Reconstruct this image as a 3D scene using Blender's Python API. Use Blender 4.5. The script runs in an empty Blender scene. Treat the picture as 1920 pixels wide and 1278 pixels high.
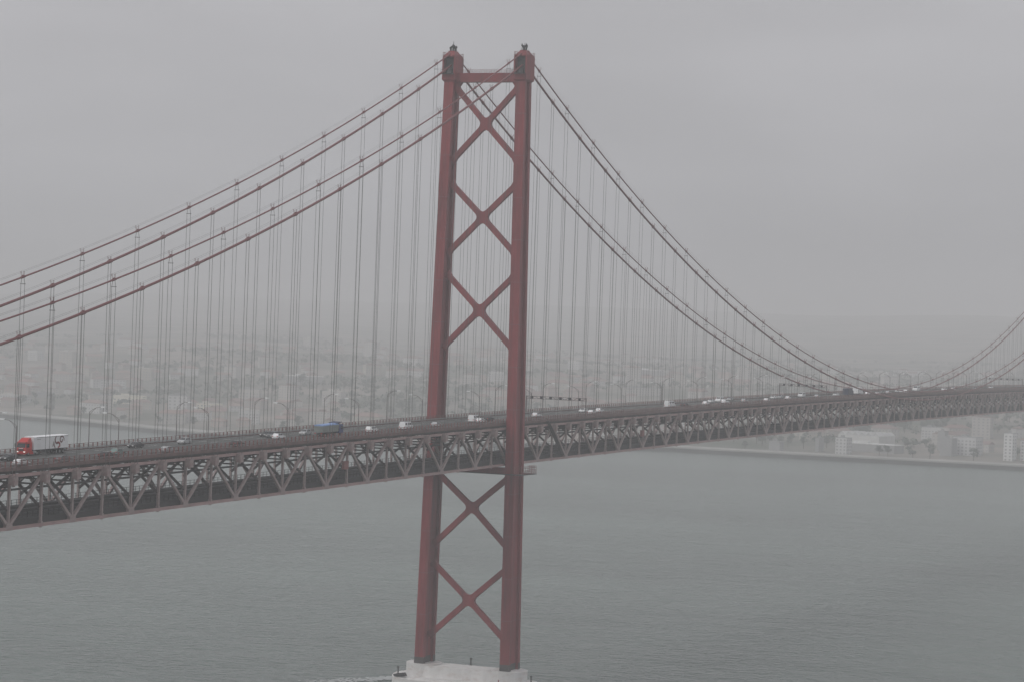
import bpy, bmesh, math, random
from mathutils import Vector, Matrix, noise
from mathutils.geometry import tessellate_polygon

# ------------------------------------------------------------------ camera, sky, sun, exposure
SC = bpy.context.scene
COL = SC.collection
CAM_POS = Vector((-676.580, -301.541, 109.786))
YAW, PITCH, ROLL, FPX = 0.405825, -0.004969, 0.036103, 4685.594
fw = Vector((math.cos(YAW)*math.cos(PITCH), math.sin(YAW)*math.cos(PITCH), math.sin(PITCH)))
rt = Vector((math.sin(YAW), -math.cos(YAW), 0.0)); up = rt.cross(fw)
cr, sr = math.cos(ROLL), math.sin(ROLL)
r2 = cr*rt + sr*up; u2 = -sr*rt + cr*up
cam_data = bpy.data.cameras.new('camera'); cam = bpy.data.objects.new('camera', cam_data); COL.objects.link(cam)
M = Matrix((( r2.x, u2.x, -fw.x, CAM_POS.x), (r2.y, u2.y, -fw.y, CAM_POS.y), (r2.z, u2.z, -fw.z, CAM_POS.z), (0, 0, 0, 1)))
cam.matrix_world = M
cam_data.sensor_fit = 'HORIZONTAL'; cam_data.sensor_width = 36.0; cam_data.lens = 36.0*FPX/1920.0
cam_data.clip_start = 1.0; cam_data.clip_end = 40000.0
SC.camera = cam

SUN_EL, SUN_AZ = math.radians(42), math.radians(152)      # azimuth of the direction the light comes from, from +X towards +Y
world = bpy.data.worlds.new('World'); SC.world = world; world.use_nodes = True
nt = world.node_tree; nt.nodes.clear()
wo = nt.nodes.new('ShaderNodeOutputWorld'); bg = nt.nodes.new('ShaderNodeBackground')
sky = nt.nodes.new('ShaderNodeTexSky'); sky.sky_type = 'NISHITA'; sky.sun_disc = False
sky.sun_elevation = SUN_EL; sky.sun_rotation = math.pi/2 - SUN_AZ
sky.air_density = 1.0; sky.dust_density = 6.0; sky.ozone_density = 1.0
hsv = nt.nodes.new('ShaderNodeHueSaturation'); hsv.inputs['Saturation'].default_value = 0.12
tc = nt.nodes.new('ShaderNodeTexCoord'); sep = nt.nodes.new('ShaderNodeSeparateXYZ')
mr = nt.nodes.new('ShaderNodeMapRange'); mr.inputs[1].default_value = 0; mr.inputs[2].default_value = 1
mr.inputs[3].default_value = 4.75; mr.inputs[4].default_value = 7.7      # overcast: zenith about twice the horizon
nz = nt.nodes.new('ShaderNodeTexNoise'); nz.inputs['Scale'].default_value = 4.2; nz.inputs['Detail'].default_value = 3
mpn = nt.nodes.new('ShaderNodeMapping'); mpn.inputs['Scale'].default_value = (1, 1, 3.5)
nr = nt.nodes.new('ShaderNodeMapRange'); nr.inputs[1].default_value = 0.3; nr.inputs[2].default_value = 0.7
nr.inputs[3].default_value = 0.90; nr.inputs[4].default_value = 1.10
mul = nt.nodes.new('ShaderNodeMath'); mul.operation = 'MULTIPLY'
grey = nt.nodes.new('ShaderNodeMixRGB'); grey.blend_type = 'MULTIPLY'; grey.inputs[0].default_value = 1; grey.inputs[1].default_value = (0.995, 0.985, 1.03, 1)
mx = nt.nodes.new('ShaderNodeMixRGB'); mx.inputs[0].default_value = 0.12
nt.links.new(tc.outputs['Generated'], sep.inputs[0]); nt.links.new(sep.outputs['Z'], mr.inputs[0])
nt.links.new(tc.outputs['Generated'], mpn.inputs[0]); nt.links.new(mpn.outputs[0], nz.inputs['Vector'])
nt.links.new(nz.outputs['Fac'], nr.inputs[0])
nt.links.new(mr.outputs[0], mul.inputs[0]); nt.links.new(nr.outputs[0], mul.inputs[1])
nt.links.new(mul.outputs[0], grey.inputs[2])
nt.links.new(sky.outputs[0], hsv.inputs['Color'])
nt.links.new(grey.outputs[0], mx.inputs[1]); nt.links.new(hsv.outputs[0], mx.inputs[2])
nt.links.new(mx.outputs[0], bg.inputs['Color']); bg.inputs['Strength'].default_value = 0.1
nt.links.new(bg.outputs[0], wo.inputs['Surface'])

sun_d = bpy.data.lights.new('sun', 'SUN'); sun_d.energy = 0.9; sun_d.angle = math.radians(30); sun_d.color = (1, 0.97, 0.93)
sun = bpy.data.objects.new('sun', sun_d); COL.objects.link(sun)
sdir = Vector((math.cos(SUN_AZ)*math.cos(SUN_EL), math.sin(SUN_AZ)*math.cos(SUN_EL), math.sin(SUN_EL)))
sun.rotation_euler = sdir.to_track_quat('Z', 'Y').to_euler(); sun.location = (-300, 100, 500)

vs = SC.view_settings; vs.view_transform = 'Standard'; vs.look = 'None'; vs.exposure = 0.0; vs.gamma = 1.0; vs.use_curve_mapping = False
SC.render.engine = 'CYCLES'
cy = SC.cycles
cy.use_denoising = True
try: cy.denoiser = 'OPENIMAGEDENOISE'
except Exception: pass
cy.max_bounces = 6; cy.diffuse_bounces = 2; cy.glossy_bounces = 2; cy.transmission_bounces = 2; cy.volume_bounces = 2
cy.use_adaptive_sampling = False
SC.render.filter_size = 1.6

RND = random.Random(25)
HAZE_DENSITY = 0.00034

# ------------------------------------------------------------------ materials
MATS = {}
def principled(name, col, rough=0.6, metal=0.0, noise_amt=0.0, noise_scale=0.3, stretch=(1, 1, 1), streak=None, spec=0.4, emit=None, objcol=False):
    m = bpy.data.materials.new(name); m.use_nodes = True; t = m.node_tree; b = t.nodes['Principled BSDF']
    b.inputs['Base Color'].default_value = (*col, 1); b.inputs['Roughness'].default_value = rough; b.inputs['Metallic'].default_value = metal
    b.inputs['Specular IOR Level'].default_value = spec
    src = None
    if objcol:
        oi = t.nodes.new('ShaderNodeObjectInfo'); src = oi.outputs['Color']
    if noise_amt:
        tcn = t.nodes.new('ShaderNodeTexCoord'); mp = t.nodes.new('ShaderNodeMapping'); mp.inputs['Scale'].default_value = stretch
        n = t.nodes.new('ShaderNodeTexNoise'); n.inputs['Scale'].default_value = noise_scale; n.inputs['Detail'].default_value = 6; n.inputs['Roughness'].default_value = 0.65
        r = t.nodes.new('ShaderNodeMapRange'); r.inputs[1].default_value = 0.3; r.inputs[2].default_value = 0.7
        r.inputs[3].default_value = 1-noise_amt; r.inputs[4].default_value = 1+noise_amt
        mm = t.nodes.new('ShaderNodeMixRGB'); mm.blend_type = 'MULTIPLY'; mm.inputs[0].default_value = 1
        t.links.new(tcn.outputs['Object'], mp.inputs[0]); t.links.new(mp.outputs[0], n.inputs['Vector']); t.links.new(n.outputs['Fac'], r.inputs[0])
        t.links.new(r.outputs[0], mm.inputs[2])
        if src: t.links.new(src, mm.inputs[1])
        else: mm.inputs[1].default_value = (*col, 1)
        src = mm.outputs[0]
        if streak:
            mp2 = t.nodes.new('ShaderNodeMapping'); mp2.inputs['Scale'].default_value = streak[1]
            n2 = t.nodes.new('ShaderNodeTexNoise'); n2.inputs['Scale'].default_value = 1.0; n2.inputs['Detail'].default_value = 5
            r3 = t.nodes.new('ShaderNodeMapRange'); r3.inputs[1].default_value = 0.52; r3.inputs[2].default_value = 0.75
            mm2 = t.nodes.new('ShaderNodeMixRGB'); mm2.inputs[2].default_value = (*streak[0], 1)
            rs = t.nodes.new('ShaderNodeMath'); rs.operation = 'MULTIPLY'; rs.inputs[1].default_value = streak[2]
            t.links.new(tcn.outputs['Object'], mp2.inputs[0]); t.links.new(mp2.outputs[0], n2.inputs['Vector']); t.links.new(n2.outputs['Fac'], r3.inputs[0])
            t.links.new(r3.outputs[0], rs.inputs[0]); t.links.new(rs.outputs[0], mm2.inputs[0]); t.links.new(src, mm2.inputs[1]); src = mm2.outputs[0]
    if src: t.links.new(src, b.inputs['Base Color'])
    if emit:
        b.inputs['Emission Color'].default_value = (*emit[0], 1); b.inputs['Emission Strength'].default_value = emit[1]
    MATS[name] = m
    return m
principled('tower_red', (0.215, 0.026, 0.031), 0.55, 0, 0.3, 0.22, (1, 1, 0.3), ((0.085, 0.030, 0.032), (0.9, 0.9, 0.03), 0.8))
principled('cable_red', (0.20, 0.070, 0.072), 0.6, 0, 0.12, 0.5)
principled('truss_paint', (0.34, 0.265, 0.26), 0.6, 0, 0.2, 0.35, (1, 1, 1), ((0.21, 0.10, 0.09), (0.25, 0.4, 0.5), 0.7))
principled('chord_paint', (0.38, 0.25, 0.245), 0.6, 0, 0.2, 0.2, (1, 1, 1), ((0.36, 0.27, 0.25), (0.12, 0.4, 0.5), 0.6))
principled('shaded_steel', (0.055, 0.043, 0.042), 0.7, 0, 0.2, 0.4)  # inner truss members, shade under the deck put into the darker colour
principled('rail_red', (0.23, 0.085, 0.08), 0.65, 0, 0.25, 0.5)
principled('lamp_paint', (0.17, 0.15, 0.15), 0.6)
principled('edge_steel', (0.15, 0.092, 0.086), 0.75, 0, 0.3, 0.4)
principled('dark_steel', (0.032, 0.030, 0.030), 0.7, 0, 0.2, 0.5)
principled('rope', (0.13, 0.125, 0.125), 0.6, 0.2)
principled('asphalt', (0.075, 0.078, 0.075), 0.85, 0, 0.22, 0.15, (0.12, 1, 1))
principled('grating', (0.05, 0.05, 0.05), 0.8, 0, 0.25, 0.4)
principled('road_paint', (0.7, 0.7, 0.68), 0.7, 0, 0.2, 1.0)
principled('concrete', (0.66, 0.65, 0.64), 0.85, 0, 0.12, 0.25, (1, 1, 0.4), ((0.46, 0.38, 0.34), (0.35, 0.35, 0.9), 0.6))
principled('quay_stone', (0.33, 0.32, 0.30), 0.9, 0, 0.15, 0.02)
principled('seawall_dark', (0.06, 0.06, 0.055), 0.9, 0, 0.25, 0.03)
principled('band_grey', (0.07, 0.065, 0.065), 0.7, 0, 0.2, 0.6)
principled('galvanised', (0.30, 0.31, 0.31), 0.5, 0.3)
principled('lamp_glass', (0.75, 0.76, 0.76), 0.3)
principled('car_paint', (0.8, 0.8, 0.8), 0.3, 0, 0, objcol=True, spec=0.5)
principled('glass_dark', (0.02, 0.025, 0.028), 0.08, 0, spec=0.6)
principled('tyre', (0.02, 0.02, 0.02), 0.9)
principled('wheel_metal', (0.3, 0.3, 0.3), 0.4, 0.6)
principled('head_light', (0.9, 0.9, 0.88), 0.2)
principled('head_light_on', (0.9, 0.9, 0.85), 0.2, emit=((1, 0.95, 0.85), 0.45))
principled('tail_light', (0.45, 0.02, 0.02), 0.3)
principled('truck_red', (0.50, 0.022, 0.018), 0.35, 0, 0.08, 0.8)
principled('truck_red_dark', (0.28, 0.012, 0.012), 0.5)
principled('trailer_white', (0.80, 0.81, 0.82), 0.5, 0, 0.06, 0.4)
principled('trailer_roof', (0.86, 0.87, 0.88), 0.5)
principled('chassis', (0.03, 0.032, 0.033), 0.7)
principled('swirl_brown', (0.17, 0.09, 0.085), 0.6)
principled('swirl_red', (0.30, 0.035, 0.04), 0.6)
principled('swirl_grey', (0.33, 0.30, 0.29), 0.6)
principled('blue_paint', (0.035, 0.055, 0.17), 0.45, 0, 0.1, 0.8)
principled('blue_dark', (0.02, 0.028, 0.07), 0.5)
principled('blue_tarp', (0.22, 0.33, 0.58), 0.7, 0, 0.12, 1.0)
principled('tipper_grey', (0.24, 0.26, 0.25), 0.55, 0, 0.15, 0.6)
principled('panel_dark', (0.02, 0.02, 0.025), 0.4)
principled('house_wall', (0.7, 0.7, 0.7), 0.85, 0, 0.10, 0.12, objcol=True)
principled('roof_tile', (0.30, 0.12, 0.08), 0.85, 0, 0.2, 0.2, objcol=True)
principled('window_hazed', (0.30, 0.30, 0.30), 0.3)  # panes paled towards the walls, distance haze painted in
principled('bark', (0.07, 0.05, 0.04), 0.9)
principled('foliage', (0.10, 0.118, 0.092), 0.9, 0, 0.3, 0.4)
principled('foam', (0.45, 0.47, 0.47), 0.9)
principled('rubber', (0.02, 0.02, 0.022), 0.8)

def water_material():
    m = bpy.data.materials.new('river_water'); m.use_nodes = True; t = m.node_tree; b = t.nodes['Principled BSDF']
    b.inputs['Base Color'].default_value = (0.114, 0.150, 0.134, 1); b.inputs['Roughness'].default_value = 0.22; b.inputs['IOR'].default_value = 1.33
    tcn = t.nodes.new('ShaderNodeTexCoord')
    def nzn(scale, rot, detail, rough=0.6):
        mp = t.nodes.new('ShaderNodeMapping'); mp.inputs['Scale'].default_value = scale; mp.inputs['Rotation'].default_value = (0, 0, rot)
        n = t.nodes.new('ShaderNodeTexNoise'); n.inputs['Scale'].default_value = 1; n.inputs['Detail'].default_value = detail; n.inputs['Roughness'].default_value = rough
        t.links.new(tcn.outputs['Object'], mp.inputs[0]); t.links.new(mp.outputs[0], n.inputs['Vector']); return n.outputs['Fac']
    a = nzn((0.34, 0.17, 0.1), math.radians(-30), 2, 0.5)
    c = nzn((0.045, 0.022, 0.1), math.radians(-22), 4)
    d = nzn((0.004, 0.0022, 0.1), math.radians(20), 4)
    ad = t.nodes.new('ShaderNodeMath'); ad.operation = 'MULTIPLY_ADD'; ad.inputs[1].default_value = 1.6
    t.links.new(c, ad.inputs[0]); t.links.new(a, ad.inputs[2])
    bp = t.nodes.new('ShaderNodeBump'); bp.inputs['Strength'].default_value = 1.0; bp.inputs['Distance'].default_value = 3.6
    t.links.new(ad.outputs[0], bp.inputs['Height']); t.links.new(bp.outputs[0], b.inputs['Normal'])
    # broad wind patches, their lighter and darker sheen painted into the base colour
    rr = t.nodes.new('ShaderNodeMapRange'); rr.inputs[1].default_value = 0.35; rr.inputs[2].default_value = 0.65; rr.inputs[3].default_value = 0.78; rr.inputs[4].default_value = 1.18
    mm = t.nodes.new('ShaderNodeMixRGB'); mm.blend_type = 'MULTIPLY'; mm.inputs[0].default_value = 1; mm.inputs[1].default_value = (0.114, 0.150, 0.134, 1)
    t.links.new(d, rr.inputs[0]); t.links.new(rr.outputs[0], mm.inputs[2]); t.links.new(mm.outputs[0], b.inputs['Base Color'])
    MATS['water'] = m
water_material()

def terrain_material():
    m = bpy.data.materials.new('hill_ground'); m.use_nodes = True; t = m.node_tree; b = t.nodes['Principled BSDF']
    b.inputs['Roughness'].default_value = 0.95; b.inputs['Specular IOR Level'].default_value = 0.1
    tcn = t.nodes.new('ShaderNodeTexCoord')
    n = t.nodes.new('ShaderNodeTexNoise'); n.inputs['Scale'].default_value = 0.006; n.inputs['Detail'].default_value = 8; n.inputs['Roughness'].default_value = 0.7
    cr_ = t.nodes.new('ShaderNodeValToRGB'); e = cr_.color_ramp.elements
    e[0].position = 0.38; e[0].color = (0.10, 0.115, 0.085, 1); e[1].position = 0.62; e[1].color = (0.30, 0.265, 0.235, 1)
    k = e.new(0.5); k.color = (0.18, 0.175, 0.15, 1)
    t.links.new(tcn.outputs['Object'], n.inputs['Vector']); t.links.new(n.outputs['Fac'], cr_.inputs[0]); t.links.new(cr_.outputs[0], b.inputs['Base Color'])
    MATS['terrain'] = m
terrain_material()

# ------------------------------------------------------------------ mesh helpers
class MB:
    def __init__(s): s.v = []; s.f = []; s.mi = []
    def add(s, vs_, fs, mi=0):
        o = len(s.v); s.v += [tuple(x) for x in vs_]
        for q in fs: s.f.append(tuple(i+o for i in q)); s.mi.append(mi)
    def box(s, c, d, mi=0, rz=0.0):
        x, y, z = d[0]/2, d[1]/2, d[2]/2; P_ = []
        for sx, sy, sz in ((-1,-1,-1),(1,-1,-1),(1,1,-1),(-1,1,-1),(-1,-1,1),(1,-1,1),(1,1,1),(-1,1,1)):
            a, b_ = sx*x, sy*y
            if rz: a, b_ = a*math.cos(rz)-b_*math.sin(rz), a*math.sin(rz)+b_*math.cos(rz)
            P_.append((c[0]+a, c[1]+b_, c[2]+sz*z))
        s.add(P_, ((0,3,2,1),(4,5,6,7),(0,1,5,4),(1,2,6,5),(2,3,7,6),(3,0,4,7)), mi)
    def beam(s, p, q, w, h, upv=(0, 0, 1), mi=0):
        p = Vector(p); q = Vector(q); d = (q-p).normalized(); u = Vector(upv)
        if abs(d.dot(u)) > 0.98: u = Vector((1, 0, 0))
        sd = d.cross(u).normalized()*(w/2); u = sd.cross(d).normalized()*(h/2)
        P_ = [p-sd-u, p+sd-u, p+sd+u, p-sd+u, q-sd-u, q+sd-u, q+sd+u, q-sd+u]
        s.add(P_, ((0,1,2,3),(7,6,5,4),(4,5,1,0),(5,6,2,1),(6,7,3,2),(7,4,0,3)), mi)
    def prism(s, poly, y0, y1, mi=0, y0s=None, y1s=None):
        """poly of (x, z) counter-clockwise seen from -y, extruded in y"""
        n = len(poly)
        a = [(x, (y0s[i] if y0s else y0), z) for i, (x, z) in enumerate(poly)]; b = [(x, (y1s[i] if y1s else y1), z) for i, (x, z) in enumerate(poly)]
        s.add(a+b, [tuple(range(n)), tuple(range(2*n-1, n-1, -1))] + [((i+1) % n, i, n+i, n+(i+1) % n) for i in range(n)], mi)
    def tube(s, pts, r, n=8, mi=0, cap=True):
        pts = [Vector(p) for p in pts]; rings = []
        for i, p in enumerate(pts):
            d = (pts[min(i+1, len(pts)-1)]-pts[max(i-1, 0)]).normalized()
            u = Vector((0, 0, 1)) if abs(d.z) < 0.9 else Vector((0, 1, 0))
            a = d.cross(u).normalized(); b = a.cross(d).normalized()
            rr = r[i] if isinstance(r, (list, tuple)) else r
            rings.append([p+rr*(math.cos(2*math.pi*j/n)*a+math.sin(2*math.pi*j/n)*b) for j in range(n)])
        fs = []
        for i in range(len(pts)-1):
            for j in range(n):
                fs.append((i*n+j, i*n+(j+1) % n, (i+1)*n+(j+1) % n, (i+1)*n+j))
        if cap: fs.append(tuple(range(n-1, -1, -1))); fs.append(tuple((len(pts)-1)*n+j for j in range(n)))
        s.add([v for r_ in rings for v in r_], fs, mi)
    def loft(s, rings, mi=0, cap=True):
        n = len(rings[0]); fs = []
        for i in range(len(rings)-1):
            for j in range(n): fs.append((i*n+j, i*n+(j+1) % n, (i+1)*n+(j+1) % n, (i+1)*n+j))
        if cap: fs.append(tuple(range(n-1, -1, -1))); fs.append(tuple((len(rings)-1)*n+j for j in range(n)))
        s.add([v for r_ in rings for v in r_], fs, mi)
    def cyl_y(s, c, r, w, n=12, mi=0):
        s.loft([[(c[0]+r*math.cos(2*math.pi*j/n), c[1]+yy, c[2]+r*math.sin(2*math.pi*j/n)) for j in range(n)] for yy in (w/2, -w/2)], mi)
    def mesh(s, name, mats, smooth=False):
        me = bpy.data.meshes.new(name); me.from_pydata(s.v, [], s.f)
        for m in (mats if isinstance(mats, (list, tuple)) else [mats]): me.materials.append(MATS[m])
        me.polygons.foreach_set('material_index', s.mi)
        bm = bmesh.new(); bm.from_mesh(me); bmesh.ops.recalc_face_normals(bm, faces=bm.faces); bm.to_mesh(me); bm.free()
        if smooth: me.polygons.foreach_set('use_smooth', [True]*len(me.polygons))
        me.update(); return me
    def build(s, name, mats, parent=None, smooth=False):
        return link(name, s.mesh(name, mats, smooth), parent)
def link(name, me, parent=None, loc=None, col=None):
    o = bpy.data.objects.new(name, me); COL.objects.link(o)
    if parent: o.parent = parent
    if loc: o.location = loc
    if col: o.color = (*col, 1)
    return o
def empty(name, loc=(0, 0, 0), rz=0.0):
    o = bpy.data.objects.new(name, None); COL.objects.link(o); o.location = loc; o.rotation_euler = (0, 0, rz); o.empty_display_size = 0.5
    return o
def tag(o, label=None, cat=None, group=None, kind=None):
    if label: o['label'] = label
    if cat: o['category'] = cat
    if group: o['group'] = group
    if kind: o['kind'] = kind
    return o
KIDS = {}
def kids(o):
    return KIDS.get(o.name, [])
def note(root):
    """remember the children of a finished prototype (thing > part > sub-part)"""
    for o in list(bpy.data.objects):
        if o.parent: KIDS.setdefault(o.parent.name, [])
    for o in bpy.data.objects:
        if o.parent and o not in KIDS[o.parent.name]: KIDS[o.parent.name].append(o)
def copy_tree(o, parent=None, col=None):
    c = o.copy(); COL.objects.link(c); c.parent = parent
    if col and o.type == 'MESH': c.color = (*col, 1)
    for ch in kids(o): copy_tree(ch, c, col)
    return c

# ------------------------------------------------------------------ the bridge's own geometry
PN = 23.02
HP = PN/2
def zb(X):
    k = X/PN
    return 69.832+0.275*k-0.0047*k*k if k >= 0 else 69.832+0.3501*k-0.001*k*k
def slope(X): return (zb(X+2)-zb(X-2))/4
DECK = 12.2
def zcable(X, upper):
    k = X/PN
    zt, zm = (191.46, 86.75) if upper else (187.74, 83.0)
    if k >= 0: return zm+(zt-zm)*((k-22)/22)**2
    s_, c_ = (9.924, 0.2206) if upper else (10.018, 0.2219)
    return zt+s_*k+c_*k*k
K0, K1 = -16, 40
HX = [i*HP for i in range(2*K0, 2*K1+1)]
TY, CY = 10.5, 11.574

# ------------------------------------------------------------------ water and sky structure
def water():
    b = MB(); b.add([(-2500, -3500, 0), (11000, -3500, 0), (11000, 7500, 0), (-2500, 7500, 0)], [(0, 1, 2, 3)])
    tag(b.build('river_water', 'water'), 'wide grey-green rippled river under the bridge', None, None, 'structure')
water()

# ------------------------------------------------------------------ the far shore
SH = [(-3400, 1620), (-600, 1580), (154, 1546), (409, 1536), (490, 1540), (560, 1500), (640, 1420), (700, 1345), (786, 1303), (836, 1315), (921, 1343), (1055, 1412), (1189, 1470), (2000, 1850), (3000, 2000), (5500, 1900), (7600, 1900)]
def shore_x(Y):
    for (a, xa), (b, xb) in zip(SH, SH[1:]):
        if a <= Y <= b: return xa+(xb-xa)*(Y-a)/(b-a)
    return SH[-1][1]
def sst(a, b, x):
    t = min(1, max(0, (x-a)/(b-a))); return t*t*(3-2*t)
def ground_z(X, Y):
    d = X-shore_x(Y)
    left = sst(0.36, 0.60, (Y+300)/(X+680))          # the ridge rises towards the west, the valley mouth stays low
    z = 4.2+4*sst(30, 160, d)+(36+6*left)*sst(90, 1000, d)+(10+30*left)*sst(900, 2600, d)+(150-52*left)*sst(2000, 6900, d)
    z += sst(150, 700, d)*9*noise.noise(Vector((X*0.0021, Y*0.0021, 3.1)))+sst(800, 2000, d)*12*noise.noise(Vector((X*0.0009, Y*0.0009, 7.7)))
    z += sst(2600, 5500, d)*26*noise.noise(Vector((X*0.00035, Y*0.0007, 2.2)))
    z = min(z, 236.0)
    return z
def shore():
    ys = []; y = -1000.0
    while y < 5400: ys.append(y); y += 45 if 0 < y < 2200 else 160
    ds = [0, 9, 22, 60, 110, 170, 240, 320, 410, 510, 620, 740, 880, 1040, 1220, 1420, 1660, 1950, 2300, 2800, 3500, 4300, 5200, 6200, 7200, 8200, 9000]
    b = MB(); n = len(ds); V = []
    for y in ys:
        sx = shore_x(y)
        for d in ds: V.append((sx+d, y, ground_z(sx+d, y)-(0.4 if d < 12 else 0)))
    F = [(i*n+j, i*n+j+1, (i+1)*n+j+1, (i+1)*n+j) for i in range(len(ys)-1) for j in range(n-1)]
    b.add(V, F); tag(b.build('terrain', 'terrain', None, True), 'wooded town hillside across the river, fading into fog', None, None, 'structure')
    # quay: a stone promenade behind a dark sea wall
    w = MB(); q = MB()
    for a, c in zip(ys, ys[1:]):
        xa, xc = shore_x(a), shore_x(c)
        w.add([(xa-1.6, a, -1), (xc-1.6, c, -1), (xc-0.6, c, 3.6), (xa-0.6, a, 3.6), (xa+1, a, -1), (xc+1, c, -1), (xc+1, c, 3.6), (xa+1, a, 3.6)],
              [(0, 1, 2, 3), (3, 2, 6, 7), (5, 4, 7, 6)])
        q.add([(xa-1.2, a, 3.6), (xc-1.2, c, 3.6), (xc-1.2, c, 5.0), (xa-1.2, a, 5.0), (xa+24, a, 5.4), (xc+24, c, 5.4), (xc+24, c, 3.6), (xa+24, a, 3.6)],
              [(0, 1, 2, 3), (3, 2, 5, 4), (4, 5, 6, 7)])
    tag(w.build('sea_wall', 'seawall_dark'), 'low dark sea wall along the far waterfront', 'sea wall')
    tag(q.build('promenade', 'quay_stone'), 'pale stone promenade strip along the far waterfront', None, None, 'structure')
shore()

# ------------------------------------------------------------------ pier under the tower
def stadium(hy, r, z, n=10):
    pts = [(r*math.cos(math.pi*i/n), hy+r*math.sin(math.pi*i/n), z) for i in range(n+1)]
    pts += [(-r*math.cos(math.pi*i/n), -hy-r*math.sin(math.pi*i/n), z) for i in range(n+1)]
    return pts
def pier():
    root = empty('bridge_pier', (0, 0, 0))
    tag(root, 'pale concrete pier with rounded ends standing in the river under the tower', 'pier')
    b = MB(); b.loft([stadium(13.9, 9.6, -3), stadium(13.9, 9.6, 5.2), stadium(13.9, 9.1, 5.8)]); b.build('footing', 'concrete', root)
    b = MB(); b.loft([stadium(13.9, 4.95, 5.8), stadium(13.9, 4.75, 9.0)]); b.build('pier_wall', 'concrete', root)
    for s in (-1, 1):
        b = MB(); n = 24
        b.loft([[(5.35*math.cos(2*math.pi*j/n), s*13.9+5.35*math.sin(2*math.pi*j/n), z) for j in range(n)] for z in (5.82, 9.45)]); b.build('pier_drum', 'concrete', root)
    b = MB(); b.box((0, 0, 9.06), (8.6, 17.0, 0.12)); b.build('pier_deck', 'concrete', root)
    for x, y in ((-3.9, 20.6), (4.3, 0.6), (2.2, -19.9)):
        b = MB(); z0 = 9.1 if abs(y) < 5 else 5.8
        b.tube([(x, y, z0), (x, y, z0+1.9)], 0.2, 6); b.box((x, y, z0+2.0), (0.5, 0.5, 0.45)); b.box((x, y, z0+0.1), (0.7, 0.7, 0.16))
        b.build('mooring_post', 'dark_steel', root)
    b = MB(); b.prism([(-2.6, 0), (2.2, -0.7), (2.9, -0.1), (-1.8, 0.9)], -0.6, 0.6)
    o = b.build('fender', 'rubber', root); o.location = (-8.2, 17.8, 6.2); o.rotation_euler = (0, 0, 1.1)
    b = MB(); b.box((0, 0, 0), (0.8, 0.5, 0.8)); b.tube([(0, 0, 0.3), (0, 0, 1.1)], 0.15, 6); o = b.build('signal_box', 'swirl_red', root); o.location = (-7.4, -13.6, 6.2)
pier()
def foam():
    b = MB(); R = random.Random(4)
    for i in range(420):
        t = R.random()**1.3; a = R.gauss(0, 1)
        x = 27-26*t+R.gauss(0, 1.5); y = 33+17*t+a*(1.0+2.2*t); s = R.uniform(0.25, 1.1)*(1.15-0.5*t)
        n = R.randint(5, 8); ph = R.random()*6
        b.add([(x+s*1.7*R.uniform(0.5, 1)*math.cos(ph+6.283*j/n), y+s*R.uniform(0.5, 1)*math.sin(ph+6.283*j/n), 0.05+i*0.0004) for j in range(n)], [tuple(range(n))])
    for i in range(120):
        a = R.uniform(0.3, 2.9); rr = 8.0+abs(R.gauss(0, 0.7)); x = -rr*math.cos(a-1.57)*0.98; y = 13.9+rr*math.sin(a-1.57+1.0); s = R.uniform(0.2, 0.7)
        n = 6; b.add([(x+s*math.cos(1.047*j), y+s*math.sin(1.047*j), 0.2+i*0.0004) for j in range(n)], [tuple(range(n))])
    tag(b.build('foam', 'foam'), 'white foam where the current breaks at the pier', 'foam', None, 'stuff')
foam()

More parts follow.
